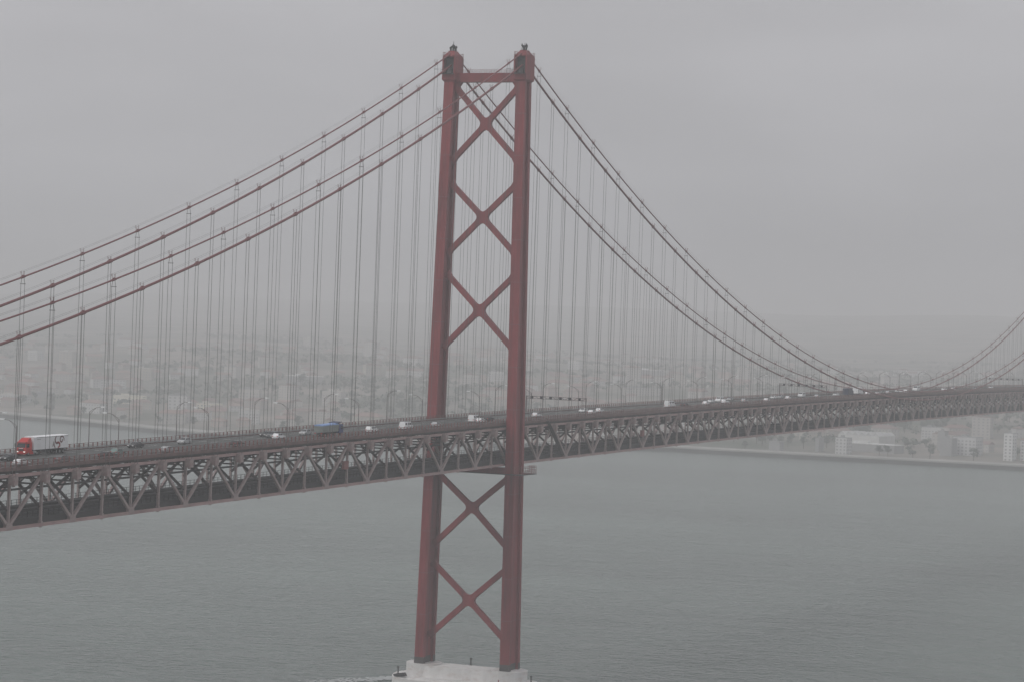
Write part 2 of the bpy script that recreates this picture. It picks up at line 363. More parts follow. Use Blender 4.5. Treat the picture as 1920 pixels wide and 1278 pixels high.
# ------------------------------------------------------------------ the tower
def leg_axis(z): return 13.99-0.01312*z
def leg_hx(z): return 4.171-0.00962*z
def tower():
    root = empty('bridge_tower', (0, 0, 9.3))
    tag(root, 'tall red steel tower with X-braced twin legs carrying the cables', 'bridge tower')
    def loc(o): o.location = (0, 0, -9.3); return o
    hy, gd = 1.5, 0.85
    def section(z, s, grow=0.0):
        hx = leg_hx(z)+grow; gx = hx-1.45; y0 = s*leg_axis(z); h = hy+grow
        return [(x, y0+y, z) for x, y in ((-hx, -h), (-gx, -h), (-gx, -h+gd), (gx, -h+gd), (gx, -h), (hx, -h), (hx, h), (gx, h), (gx, h-gd), (-gx, h-gd), (-gx, h), (-hx, h))]
    for s in (-1, 1):
        b = MB(); b.loft([section(z, s) for z in (9.3, 60, 120, 182.6)]); leg = loc(b.build('tower_leg', 'tower_red', root))
        b = MB(); b.loft([section(9.4, s, 0.05), section(11.4, s, 0.05)]); b.build('base_band', 'band_grey', leg)
        for z in [24+12.4*i for i in range(13)]:
            b = MB(); b.loft([section(z, s, 0.035), section(z+0.22, s, 0.035)]); b.build('splice_band', 'cable_red', leg)
        # ribs down the broad faces
        b = MB()
        for xs in (-1, 1):
            for yy in (-0.55, 0.55):
                b.beam((xs*(leg_hx(12)+0.03), s*leg_axis(12)+yy, 12), (xs*(leg_hx(182)+0.03), s*leg_axis(182)+yy, 182), 0.10, 0.10)
        b.build('stiffener', 'tower_red', leg)
        # cable head
        yc = s*(leg_axis(186))
        b = MB(); b.loft([[(sx*(2.45+g), yc+sy*(1.55+g), z) for sx, sy in ((-1, -1), (1, -1), (1, 1), (-1, 1))] for z, g in ((182.3, 0.0), (182.9, 0.55), (184.7, 0.55))])
        loc(b.build('head_block', 'tower_red', root))
        for t in (-1, 1):
            b = MB(); b.prism([(-3.0, 184.7), (3.0, 184.7), (3.0, 189.5), (1.4, 190.4), (-1.4, 190.4), (-3.0, 189.5)], yc+t*1.85-0.24, yc+t*1.85+0.24); loc(b.build('side_plate', 'tower_red', root))
        for t in (-1, 1):
            b = MB(); b.box((t*1.1, yc, 187.2), (0.3, 3.2, 4.9)); loc(b.build('saddle_wall', 'band_grey', root))
        b = MB(); b.prism([(-2.4, 184.72), (2.4, 184.72), (1.6, 186.6), (-1.6, 186.6)], yc-0.7, yc+0.7); loc(b.build('cable_saddle', 'band_grey', root))
        b = MB(); b.loft([[(sx*x, yc+sy*y, z) for sx, sy in ((-1, -1), (1, -1), (1, 1), (-1, 1))] for x, y, z in ((2.9, 1.95, 189.75), (2.9, 1.95, 189.95), (1.3, 1.0, 191.4), (1.3, 1.0, 191.6))])
        cap = loc(b.build('head_cap', 'tower_red', root))
        b = MB(); R = random.Random(7+s)
        for i in range(13):
            x, y = R.uniform(-1.05, 1.05), R.uniform(-0.85, 0.85); h = R.uniform(0.8, 1.9)
            b.tube([(x, yc+y, 191.5), (x, yc+y, 191.9+h)], 0.10, 5)
            b.box((x, yc+y, 191.9+h*0.7), (0.42, 0.42, 0.36))
        b.tube([(0, yc, 191.5), (0, yc, 194.6 if s > 0 else 193.9)], [0.22, 0.05], 6); b.build('antenna', 'dark_steel', cap)
        for sx in (-1, 1):
            for sy in (-1, 1):
                b = MB(); cx, cy_ = sx*3.0, yc+sy*1.95
                for dx, dy in ((0, 0), (-sx*0.9, 0), (0, -sy*0.9)):
                    b.tube([(cx+dx, cy_+dy, 189.4), (cx+dx, cy_+dy, 191.1)], 0.07, 4)
                for zz in (190.2, 190.95):
                    b.tube([(cx-sx*0.9, cy_, zz), (cx, cy_, zz), (cx, cy_-sy*0.9, zz)], 0.055, 4)
                b.build('head_railing', 'rail_red', cap)
        b = MB(); b.box((-3.7, yc, 184.55), (1.2, 3.9, 0.14))
        for yy in (-1.9, -0.95, 0, 0.95, 1.9): b.tube([(-4.25, yc+yy, 184.6), (-4.25, yc+yy, 185.7)], 0.05, 4)
        b.tube([(-4.25, yc-1.9, 185.7), (-4.25, yc+1.9, 185.7)], 0.05, 4); loc(b.build('head_balcony', 'dark_steel', root))
    # top strut
    ys = leg_axis(183.6)-1.45
    b = MB(); b.box((0, 0, 183.65), (2.3, 2*ys, 2.7)); strut = loc(b.build('top_strut', 'tower_red', root))
    b = MB()
    for i in range(13):
        y = -ys+0.6+i*(2*ys-1.2)/12
        for x in (-1.05, 1.05): b.tube([(x, y, 184.98), (x, y, 186.0)], 0.04, 4)
    for x in (-1.05, 1.05):
        for z in (185.5, 186.0): b.tube([(x, -ys+0.6, z), (x, ys-0.6, z)], 0.035, 4)
    b.build('strut_railing', 'rail_red', strut)
    for s in (-1, 1):   # haunches under the strut
        b = MB(); yl = s*ys
        b.add([(x, y, z) for x in (-0.7, 0.7) for y, z in ((yl, 182.32), (yl-s*2.0, 182.32), (yl, 179.6))], [(0, 1, 2), (5, 4, 3), (0, 3, 4, 1), (1, 4, 5, 2), (2, 5, 3, 0)])
        b.build('haunch', 'tower_red', strut)
    # X bracing: one flat-sided cross per bay with rounded crotches
    def cross(zt, zbm, zm, w=1.55, dpt=1.25):
        yt, yb = leg_axis(zt)-1.2, leg_axis(zbm)-1.2
        C_ = Vector((0, zm)); arms = [Vector((-yb, zbm))-C_, Vector((yb, zbm))-C_, Vector((yt, zt))-C_, Vector((-yt, zt))-C_]
        out = []
        n = 6
        for i, a in enumerate(arms):
            nx = arms[(i+1) % 4]
            da, dn = a.normalized(), nx.normalized(); pa = Vector((-da.y, da.x)); pn = Vector((-dn.y, dn.x))
            # left edge of arm a meets right edge of next arm
            A0 = a+pa*w/2; N0 = nx-pn*w/2
            # flare at the leg
            out.append(C_+a-pa*(w/2+0.55)); out.append(C_+a+pa*(w/2+0.55)); out.append(C_+a+pa*w/2-da*1.7)
            # crotch point
            den = da.x*dn.y-da.y*dn.x; rhs = (-pn*w/2)-(pa*w/2); t = (rhs.x*dn.y-rhs.y*dn.x)/den
            Q = pa*w/2+da*t; rad = 1.9
            s0, s1 = Q+da*rad, Q+dn*rad
            for j in range(n+1):
                u = j/n; out.append(C_+(s0*(1-u)**2+Q*2*u*(1-u)+s1*u*u))
            out.append(C_+nx-pn*w/2-dn*1.7)
        nn = len(out)
        fr = [(-dpt/2, p.x, p.y) for p in out]; bk = [(dpt/2, p.x, p.y) for p in out]
        bm = bmesh.new(); vf = [bm.verts.new(v) for v in fr]; vb = [bm.verts.new(v) for v in bk]
        for tri in tessellate_polygon([[Vector((p.x, p.y, 0)) for p in out]]):
            bm.faces.new([vf[i] for i in tri]); bm.faces.new([vb[i] for i in tri[::-1]])
        for i in range(nn): bm.faces.new((vf[(i+1) % nn], vf[i], vb[i], vb[(i+1) % nn]))
        bmesh.ops.recalc_face_normals(bm, faces=bm.faces)
        me = bpy.data.meshes.new('cross_brace'); bm.to_mesh(me); bm.free(); me.materials.append(MATS['tower_red'])
        return loc(link('cross_brace', me, root))
    for zt, zbm, zm in ((181.2, 158.9, 169.94), (152.4, 131.4, 142.28), (125.5, 103.4, 114.76), (66.4, 44.8, 56.5), (39.5, 17.6, 28.97)):
        cross(zt, zbm, zm)
    # strut and walkway below the deck
    zl = 68.0; ys = leg_axis(zl)-1.4
    b = MB(); b.box((0, 0, zl-0.1), (2.6, 2*ys, 1.9)); loc(b.build('deck_strut', 'tower_red', root))
    b = MB()
    for x0, x1 in ((-6.2, -4.2),):
        b.box(((x0+x1)/2, 0, zl-0.8), (x1-x0, 34.6, 0.18))
    for y in (-16.5, 16.5): b.box((0, y, zl-0.8), (11.4, 2.6, 0.18))
    b.box((4.9, 0, zl-0.8), (1.6, 34.6, 0.18))
    walk = loc(b.build('walkway', 'dark_steel', root))
    for s in (-1, 1):
        b = MB(); y = s*17.7
        for i in range(8):
            x = -5.6+i*1.6; b.tube([(x, y, zl-0.7), (x, y, zl+1.6)], 0.07, 4)
            if i < 7: b.tube([(x, y, zl-0.7), (x+1.6, y, zl+0.5)], 0.06, 4); b.tube([(x+1.6, y, zl-0.7), (x, y, zl+0.5)], 0.06, 4)
        for z in (zl+0.5, zl+1.1, zl+1.6): b.tube([(-5.6, y, z), (5.6, y, z)], 0.06, 4)
        for x in (-5.6, 5.6):
            for yy in (17.0, 16.2, 15.4): b.tube([(x, s*yy, zl-0.7), (x, s*yy, zl+1.6)], 0.06, 4)
            for z in (zl+0.5, zl+1.1, zl+1.6): b.tube([(x, s*15.3, z), (x, s*17.7, z)], 0.06, 4)
        b.build('walkway_railing', 'rail_red', walk)
tower()

# ------------------------------------------------------------------ the double deck and its stiffening truss
def strip(b, xs, y0, y1, z0, z1, mi=0):
    """a beam that follows the deck's camber: cross-section y0..y1, z0..z1 above the bottom chord line"""
    b.loft([[(x, y0, zb(x)+z0), (x, y1, zb(x)+z0), (x, y1, zb(x)+z1), (x, y0, zb(x)+z1)] for x in xs], mi)
def deck():
    root = empty('bridge_deck', (0, 0, 0))
    tag(root, 'double-deck steel truss roadway with railway below, crossing the whole picture', 'bridge deck')
    b = MB(); strip(b, HX, -TY, TY, DECK-0.28, DECK); road = b.build('road_slab', 'asphalt', root)
    b = MB()
    for y in (-9.9, 9.9):
        b.add([(x, y+d, zb(x)+DECK+0.005) for x in HX for d in (-0.08, 0.08)], [(2*i, 2*i+1, 2*i+3, 2*i+2) for i in range(len(HX)-1)])
    for d in (-0.22, 0.22):
        b.add([(x, d+e, zb(x)+DECK+0.005) for x in HX for e in (-0.07, 0.07)], [(2*i, 2*i+1, 2*i+3, 2*i+2) for i in range(len(HX)-1)])
    for y in (-6.6, -3.3, 3.3, 6.6):
        x = HX[0]
        while x < HX[-1]-6:
            b.add([(x, y-0.08, zb(x)+DECK+0.005), (x+4, y-0.08, zb(x+4)+DECK+0.005), (x+4, y+0.08, zb(x+4)+DECK+0.005), (x, y+0.08, zb(x)+DECK+0.005)], [(0, 1, 2, 3)])
            x += 11.51
    b.build('lane_marking', 'road_paint', road)
    for s in (-1, 1):
        b = MB(); strip(b, HX, s*10.53, s*10.86, DECK-0.55, DECK+0.22); b.build('edge_beam', 'edge_steel', root)
        b = MB()
        for z in (0.45, 0.72, 1.0, 1.38): strip(b, HX, s*10.66, s*10.74, DECK+z-0.05, DECK+z+0.05)
        rail = b.build('railing', 'edge_steel', root)
        b = MB(); x = HX[0]; i = 0
        while x < HX[-1]:
            t = 0.22
            b.box((x, s*10.7, zb(x)+DECK+0.82), (t, 0.18, 1.25)); x += HP/6
        tag(b.build('railing_post', 'rail_red', rail), None, None, None, 'stuff')
        b = MB()      # wire mesh of the parapet
        strip(b, HX, s*10.1, s*10.16, DECK+0.35, DECK+0.62)
        b.build('crash_barrier', 'galvanised', root)
    for y in (-9.6, -7.2, -4.8, -2.4, 0, 2.4, 4.8, 7.2, 9.6):
        b = MB(); strip(b, HX, y-0.16, y+0.16, DECK-1.2, DECK-0.285); b.build('stringer', 'shaded_steel', root)
    for s in (-1, 1):
        b = MB(); strip(b, HX, s*TY-0.33, s*TY+0.33, 10.33, 10.95); b.build('top_chord', 'chord_paint', root)
        b = MB(); strip(b, HX, s*TY-0.33, s*TY+0.33, -0.33, 0.33); b.build('bottom_chord', 'chord_paint', root)
    # web members, one mesh each; alike ones share mesh data
    vert = MB(); vert.box((0, 0, 5.33), (0.48, 0.5, 10.0)); vert_me = vert.mesh('truss_vertical', 'truss_paint')
    br = MB(); br.box((0, 0, 0), (1.5, 1.25, 1.9)); br.box((0, 0, -1.1), (0.5, 0.5, 0.4)); br.box((0, 0, 1.0), (0.9, 1.5, 0.14)); br_me = br.mesh('hanger_bracket', 'truss_paint')
    gb = MB(); gb.prism([(-1.3, -0.36), (1.3, -0.36), (0.95, 1.25), (-0.95, 1.25)], -0.37, 0.37); gb_me = gb.mesh('gusset_plate', 'truss_paint')
    gt = MB(); gt.prism([(-1.0, -1.3), (1.0, -1.3), (1.3, 0.2), (-1.3, 0.2)], -0.37, 0.37); gt_me = gt.mesh('gusset_plate', 'truss_paint')
    lug = MB(); lug.box((0, 0, -0.45), (0.6, 0.5, 0.25)); lug.box((0, 0, 0.5), (0.7, 0.72, 0.5)); lug_me = lug.mesh('bearing_lug', 'truss_paint')
    fb = MB()      # cross beam of the road deck: a shallow lattice between the trusses
    for z in (8.3, 10.5): fb.box((0, 0, z), (0.36, 20.2, 0.34))
    n = 8
    for i in range(n):
        y0, y1 = -10+20*i/n, -10+20*(i+1)/n; za, zc_ = (8.3, 10.5) if i % 2 == 0 else (10.5, 8.3)
        fb.beam((0, y0, za), (0, y1, zc_), 0.2, 0.2, (1, 0, 0))
    for y in (-10, -5, 0, 5, 10): fb.box((0, y*0.99, 9.4), (0.22, 0.22, 2.0))
    fb_me = fb.mesh('floor_beam', 'shaded_steel')
    kb = MB(); kb.beam((0, 10.3, 3.6), (0, 4.6, 8.25), 0.5, 0.5, (1, 0, 0)); kb_me = kb.mesh('sway_brace', 'shaded_steel')
    kb = MB(); kb.beam((0, -10.3, 3.6), (0, -4.6, 8.25), 0.5, 0.5, (1, 0, 0)); kc_me = kb.mesh('sway_brace', 'shaded_steel')
    lb = MB(); lb.box((0, 0, -0.05), (0.5, 20.2, 0.5)); lb.box((0, 0, 0.5), (0.3, 18.2, 0.7)); lb_me = lb.mesh('rail_floor_beam', 'shaded_steel')
    for X in HX:
        for s in (-1, 1):
            link('truss_vertical', vert_me, root, (X, s*TY, zb(X)))
            if abs(X) > 8: link('hanger_bracket', br_me, root, (X, s*11.45, zb(X)+9.75))
    for i, X in enumerate(HX):
        whole = (i % 2 == 0)
        for s in (-1, 1):
            if whole: link('gusset_plate', gb_me, root, (X, s*TY, zb(X)))
            else:
                link('gusset_plate', gt_me, root, (X, s*TY, zb(X)+10.7)); link('bearing_lug', lug_me, root, (X, s*TY, zb(X)))
        link('floor_beam', fb_me, root, (X, 0, zb(X))); link('sway_brace', kb_me, root, (X, 0, zb(X))); link('sway_brace', kc_me, root, (X, 0, zb(X))); link('rail_floor_beam', lb_me, root, (X, 0, zb(X)))
        if i+1 < len(HX):
            X1 = HX[i+1]
            for s in (-1, 1):
                a, c = ((X, 0.3), (X1, 10.4)) if whole else ((X, 10.4), (X1, 0.3))
                b = MB(); b.beam((0, 0, 0), (X1-X, 0, zb(X1)+c[1]-zb(X)-a[1]), 0.6, 0.58, (0, 1, 0)); o = b.build('truss_diagonal', 'truss_paint', root); o.location = (X, s*TY, zb(X)+a[1])
            b = MB(); y = 9.8 if whole else -9.8
            b.beam((0, -y, 0.1), (X1-X, y, 0.1+zb(X1)-zb(X)), 0.3, 0.3); o = b.build('wind_brace', 'shaded_steel', root); o.location = (X, 0, zb(X))
    # railway on the lower level
    b = MB(); strip(b, HX, -6.4, 6.4, 0.86, 1.15); rd = b.build('railway_bed', 'dark_steel', root)
    for y in (-3.1, -1.5, 1.5, 3.1):
        b = MB(); strip(b, HX, y-0.05, y+0.05, 1.15, 1.32); b.build('rail', 'dark_steel', rd)
    for y in (-4.3, -0.2, 0.2, 4.3):
        b = MB(); strip(b, HX, y-0.2, y+0.2, 0.22, 0.855); b.build('rail_girder', 'shaded_steel', root)
    for s in (-1, 1):
        b = MB(); strip(b, HX, s*6.9, s*9.6, 1.4, 1.52); b.build('service_walkway', 'grating', root)
        b = MB(); strip(b, HX, s*9.15, s*9.45, 0.22, 1.35); b.build('edge_girder', 'dark_steel', root)
        b = MB()
        for z in (2.1, 2.75): strip(b, HX, s*8.52, s*8.6, z-0.04, z+0.04)
        wr = b.build('walkway_rail', 'dark_steel', root)
        b = MB(); x = HX[0]
        while x < HX[-1]:
            b.box((x, s*8.56, zb(x)+2.13), (0.1, 0.1, 1.25)); x += HP/6
        tag(b.build('walkway_post', 'dark_steel', wr), None, None, None, 'stuff')
    for y, z in ((-8.9, 7.6), (6.2, 7.9)):      # service pipes under the road deck
        b = MB(); strip(b, HX, y-0.2, y+0.2, z-0.2, z+0.2); b.build('service_pipe', 'dark_steel', root)
    b = MB()      # stair from the road deck to the lower level, just past the tower
    X0 = 1.25*PN; b.beam((X0, -11.35, zb(X0)+11.9), (X0+13.0, -11.35, zb(X0)+1.2), 0.3, 1.1, (0, 1, 0))
    b.beam((X0, -10.95, zb(X0)+12.9), (X0+13.0, -10.95, zb(X0)+2.2), 0.08, 0.08)
    b.build('access_stair', 'band_grey', root)
    for X in (-4.6*PN, 4.9*PN):     # equipment cabinets hung outside the truss
        b = MB(); b.box((0, 0, 0), (2.4, 0.7, 2.0)); b.box((0, 0, 1.05), (2.6, 0.9, 0.12)); o = b.build('equipment_cabinet', 'rail_red', root); o.location = (X, -11.2, zb(X)+5.2)
deck()

# ------------------------------------------------------------------ main cables and hangers
def cables():
    spec = [(-1, False, 'thick lower red main cable on the near side of the bridge'), (-1, True, 'thin upper red main cable on the near side of the bridge'),
            (1, False, 'thick lower red main cable on the far side of the bridge'), (1, True, 'thin upper red main cable on the far side of the bridge')]
    for s, upper, lab in spec:
        y = s*CY; root = empty('main_cable', (0, y, zcable(0, upper))); tag(root, lab, 'main cable', 'four main suspension cables')
        z00 = zcable(0, upper)
        xs = [i*HP/2 for i in range(4*K0, 4*44+1)]
        b = MB(); b.tube([(x, 0, zcable(x, upper)-z00) for x in xs], 0.20 if upper else 0.315, 8); rope = b.build('cable', 'cable_red', root, True)
        for d in (-0.42, 0.42):
            b = MB(); b.tube([(x, d, zcable(x, upper)-z00+1.25) for x in xs], 0.018, 4); b.build('hand_line', 'rope', root)
        sock = MB(); sock.box((0, 0, 0), (0.35, 1.35, 0.16))
        for k in range(K0, 44):
            X = (k+0.5)*PN if upper else k*PN
            if abs(X) < 5: continue
            if X > K1*PN-2: continue
            zc = zcable(X, upper)-z00; zd = zb(X)+10.75-z00
            if zc-zd < 0.8: continue
            sl = math.atan((zcable(X+1, upper)-zcable(X-1, upper))/2)
            b = MB(); r = 0.27 if upper else 0.40
            b.tube([(-0.75, 0, 0), (-0.5, 0, 0), (0.5, 0, 0), (0.75, 0, 0)], [r, r*1.12, r*1.12, r], 8)
            b.box((0, 0, r), (0.5, 0.24, 0.3))
            for sx in (-0.55, 0.55):
                for d in (-0.42, 0.42): b.tube([(sx*0.3, d*0.6, 0.1), (sx*0.3, d, 1.3)], 0.04, 4)
            c = b.build('cable_clamp', 'cable_red', root); c.location = (X, 0, zc); c.rotation_euler = (0, -sl, 0)
            b = MB(); w = 0.50 if upper else 0.38; rr = 0.047 if upper else 0.053
            top = -0.05
            for d in (-1, 1):
                if upper and zc-zd > 3:
                    b.tube([(0, d*0.24, top), (0, d*w, -1.5), (0, d*w, zd-zc)], rr, 5)
                else:
                    b.tube([(0, d*w, top), (0, d*w, zd-zc)], rr, 5)
            if upper and zc-zd > 3: b.box((0, 0, -1.5), (0.14, 2*w+0.35, 0.14))
            h = b.build('hanger', 'rope', root); h.location = (X, 0, zc)
cables()

# ------------------------------------------------------------------ street lamps
def lamp_proto():
    root = empty('street_lamp'); b = MB(); b.tube([(0, 0, 0), (0, 0, 8.5)], [0.12, 0.075], 6); b.box((0, 0, 0.2), (0.45, 0.45, 0.5)); b.build('pole', 'lamp_paint', root)
    b = MB()
    b.tube([(0, 0, 8.4), (0, 0.6, 8.85), (0, 1.3, 9.3), (0, 2.0, 9.55), (0, 3.2, 9.68)], 0.055, 5)
    b.tube([(0, 0, 7.7), (0, 0.6, 8.45), (0, 1.2, 9.05), (0, 1.8, 9.45)], 0.045, 5); b.build('arm', 'lamp_paint', root)
    b = MB(); b.loft([[(x*sc, y, z) for x, z in ((-0.24, 9.56), (0.24, 9.56), (0.2, 9.84), (-0.2, 9.84))] for y, sc in ((3.0, 0.6), (3.3, 1.0), (3.85, 1.0), (4.1, 0.5))]); b.build('lamp_head', 'lamp_glass', root)
    return root
def ordinal(n): return ['first', 'second', 'third', 'fourth', 'fifth', 'sixth', 'seventh', 'eighth', 'ninth', 'tenth', 'eleventh', 'twelfth', 'thirteenth', 'fourteenth', 'fifteenth', 'sixteenth', 'seventeenth', 'eighteenth', 'nineteenth', 'twentieth', 'twenty-first', 'twenty-second', 'twenty-third', 'twenty-fourth', 'twenty-fifth', 'twenty-sixth', 'twenty-seventh', 'twenty-eighth', 'twenty-ninth', 'thirtieth'][n]
lamp0 = lamp_proto(); note(lamp0); first = [True]
def place_lamp(X, s, label, group):
    o = lamp0 if first[0] else copy_tree(lamp0)
    first[0] = False
    o.location = (X, s*10.35, zb(X)+DECK); o.rotation_euler = (0, 0, 0 if s < 0 else math.pi)
    tag(o, label, 'street lamp', group)
for s, k00, side in ((-1, -0.91, 'near'), (1, -0.02, 'far')):
    lft = [k00-1.6667*i for i in range(1 if s > 0 else 0, 8)]; rgt = [k00+1.6667*i for i in range(1, 22)]
    if s > 0: rgt = [k for k in rgt if k > 0.5]
    n = 0
    for k in lft:
        if k*PN < -262: continue
        place_lamp(k*PN, s, f'{side}-railing street lamp left of the tower, {ordinal(n)} from it', f'street lamps along the {side} railing'); n += 1
    n = 0
    for k in rgt:
        if k*PN > 735: continue
        place_lamp(k*PN, s, f'{side}-railing street lamp right of the tower, {ordinal(n)} from it', f'street lamps along the {side} railing'); n += 1

# ------------------------------------------------------------------ sign gantries over the road
def gantry(X, label):
    root = empty('sign_gantry', (X, 0, zb(X)+DECK)); tag(root, label, 'sign gantry', 'lane-signal gantries over the roadway')
    for s in (-1, 1):
        b = MB(); b.tube([(0, s*10.25, 0), (0, s*10.25, 5.9)], 0.2, 6); b.box((0, s*10.25, 0.15), (0.7, 0.5, 0.4)); b.build('post', 'lamp_paint', root)
    b = MB()
    for x in (-0.35, 0.35):
        for z in (5.0, 5.8): b.box((x, 0, z), (0.12, 20.8, 0.12))
    for i in range(14):
        y = -10.3+i*20.6/14
        for x in (-0.35, 0.35): b.beam((x, y, 5.0 if i % 2 else 5.8), (x, y+20.6/14, 5.8 if i % 2 else 5.0), 0.08, 0.08, (1, 0, 0))
    b.build('lattice_beam', 'lamp_paint', root)
    for y in (-8.2, -4.9, -1.7, 1.7, 4.9, 8.2):
        b = MB(); b.box((-0.55, y, 5.4), (0.3, 0.85, 0.8)); b.box((-0.72, y, 5.84), (0.25, 0.95, 0.06)); b.build('signal_panel', 'panel_dark', root)
gantry(2.72*PN, 'lattice sign gantry over the road just right of the tower')
gantry(14.62*PN, 'lattice sign gantry near the low point of the cables')
gantry(31.8*PN, 'faint sign gantry at the far right end of the deck')

# ------------------------------------------------------------------ vehicles (local +X forward, wheels on z=0)
def wheel(root, x, y, r, w):
    b = MB(); b.cyl_y((0, 0, 0), r, w, 12); o = b.build('wheel', 'tyre', root); o.location = (x, y, r)
    b = MB(); b.cyl_y((0, 0, 0), r*0.6, w+0.03, 8); b.build('rim', 'wheel_metal', o)
def car_proto(name, prof, roof, L, W, wb, gl_side):
    """prof: lower body outline (x,z); roof: greenhouse outline; gl_side: list of side window outlines"""
    root = empty(name)
    b = MB(); h = W/2
    b.prism(prof, -h, h)
    zt = max(z for _, z in roof); zl = min(z for _, z in roof)
    inset = [0.04+0.17*(z-zl)/(zt-zl) for _, z in roof]
    b.prism(roof, 0, 0, 0, [-h+i for i in inset], [h-i for i in inset]); b.build('body', 'car_paint', root)
    for poly in gl_side:
        for s in (-1, 1):
            ys = [s*(h-0.04-0.17*(z-zl)/(zt-zl)+0.012) for _, z in poly]; yi = [y-s*0.05 for y in ys]
            b = MB(); b.prism(poly, 0, 0, 0, ys, yi); b.build('side_window', 'glass_dark', root)
    # windscreens: first roof edge (rear) and last (front)
    for nm, (p0, p1) in (('windscreen', (roof[1], roof[2])), ('rear_window', (roof[-1], roof[-2]))):
        b = MB(); dx, dz = p1[0]-p0[0], p1[1]-p0[1]; nrm = Vector((dz, -dx)).normalized()*0.015
        if nm == 'rear_window': nrm = -nrm
        A = [(p0[0]+dx*t+nrm.x, p0[1]+dz*t+nrm.y) for t in (0.12, 0.9)]
        w0, w1 = h-0.04-0.17*0.12-0.1, h-0.04-0.17*0.9-0.08
        b.add([(A[0][0], -w0, A[0][1]), (A[0][0], w0, A[0][1]), (A[1][0], w1, A[1][1]), (A[1][0], -w1, A[1][1])], [(0, 1, 2, 3)]); b.build(nm, 'glass_dark', root)
    for s in (-1, 1):
        b = MB(); b.box((L/2-0.1, s*(h-0.28), 0.66), (0.24, 0.4, 0.17)); b.build('headlight', 'head_light', root)
        b = MB(); b.box((-L/2+0.06, s*(h-0.2), 0.8), (0.16, 0.28, 0.22)); b.build('tail_light', 'tail_light', root)
        for x in (wb/2, -wb/2): wheel(root, x, s*(h-0.1), 0.32, 0.22)
    b = MB(); b.box((0, 0, 0.30), (L-0.5, W-0.2, 0.16)); b.build('underbody', 'chassis', root)
    return root
PROTO = {}
PROTO['hatch'] = car_proto('hatchback_car', [(-1.95, 0.3), (1.95, 0.3), (2.0, 0.62), (1.85, 0.8), (0.95, 0.95), (-1.9, 0.98), (-2.0, 0.7)],
    [(-1.85, 0.96), (1.0, 0.94), (0.3, 1.46), (-1.3, 1.5), (-1.72, 1.3)][:1] + [(1.0, 0.94), (0.28, 1.45), (-1.35, 1.48), ] , 4.0, 1.72, 2.5,
    [[(-1.5, 1.02), (-0.5, 1.02), (-0.5, 1.4), (-1.22, 1.4)], [(-0.42, 1.02), (0.72, 1.0), (0.28, 1.38), (-0.42, 1.4)]])
PROTO['sedan'] = car_proto('saloon_car', [(-2.2, 0.3), (2.2, 0.3), (2.25, 0.6), (2.1, 0.78), (1.0, 0.92), (-1.5, 0.95), (-2.2, 0.92), (-2.25, 0.6)],
    [(-1.7, 0.94), (1.05, 0.92), (0.3, 1.4), (-1.0, 1.42)], 4.5, 1.78, 2.7,
    [[(-1.32, 1.0), (-0.45, 1.0), (-0.45, 1.35), (-0.95, 1.36)], [(-0.37, 1.0), (0.75, 0.98), (0.27, 1.34), (-0.37, 1.35)]])
PROTO['suv'] = car_proto('estate_car', [(-2.2, 0.34), (2.2, 0.34), (2.25, 0.75), (2.1, 0.95), (1.05, 1.05), (-2.2, 1.08), (-2.25, 0.75)],
    [(-2.18, 1.06), (1.1, 1.03), (0.4, 1.66), (-1.95, 1.68)], 4.5, 1.84, 2.7,
    [[(-2.0, 1.14), (-1.2, 1.14), (-1.2, 1.57), (-1.85, 1.57)], [(-1.1, 1.14), (-0.3, 1.14), (-0.3, 1.57), (-1.1, 1.57)], [(-0.2, 1.14), (0.8, 1.12), (0.4, 1.56), (-0.2, 1.57)]])
PROTO['van'] = car_proto('passenger_van', [(-2.6, 0.36), (2.5, 0.36), (2.6, 0.8), (2.45, 1.1), (1.75, 1.28), (-2.6, 1.28)],
    [(-2.6, 1.26), (1.8, 1.26), (1.25, 2.15), (-2.5, 2.2)], 5.2, 1.95, 3.1,
    [[(-2.35, 1.36), (-1.1, 1.36), (-1.1, 1.9), (-2.32, 1.9)], [(-0.7, 1.36), (0.3, 1.36), (0.3, 1.9), (-0.7, 1.9)], [(0.42, 1.36), (1.5, 1.33), (1.25, 1.88), (0.42, 1.9)]])
def lorry_proto(name, cabcol, boxmat):
    root = empty(name)
    b = MB(); b.prism([(2.6, 0.7), (4.6, 0.7), (4.65, 1.6), (4.35, 2.7), (2.6, 2.9)], -1.15, 1.15); b.build('cab', cabcol, root)
    b = MB(); b.add([(4.66, -0.95, 1.65), (4.66, 0.95, 1.65), (4.39, 0.95, 2.62), (4.39, -0.95, 2.62)], [(0, 1, 2, 3)]); b.build('windscreen', 'glass_dark', root)
    for s in (-1, 1):
        b = MB(); b.prism([(3.3, 1.7), (4.3, 1.7), (4.15, 2.45), (3.3, 2.45)], s*1.16, s*1.12); b.build('side_window', 'glass_dark', root)
    b = MB(); b.box((-1.2, 0, 2.35), (7.2, 2.4, 2.6)); b.box((-1.2, 0, 3.68), (7.3, 2.46, 0.06)); b.build('cargo_box', boxmat, root)
    b = MB(); b.box((-0.4, 0, 0.8), (9.0, 0.9, 0.3)); b.build('chassis', 'chassis', root)
    for s in (-1, 1):
        for x in (3.6, -2.6): wheel(root, x, s*1.0, 0.48, 0.3)
        b = MB(); b.box((4.64, s*0.85, 1.0), (0.1, 0.4, 0.22)); b.build('headlight', 'head_light', root)
    return root
PROTO['lorry_white'] = lorry_proto('box_lorry', 'trailer_white', 'trailer_white')
PROTO['lorry_blue'] = lorry_proto('box_lorry', 'blue_dark', 'blue_dark')
for o_ in PROTO.values(): note(o_)
used = set()
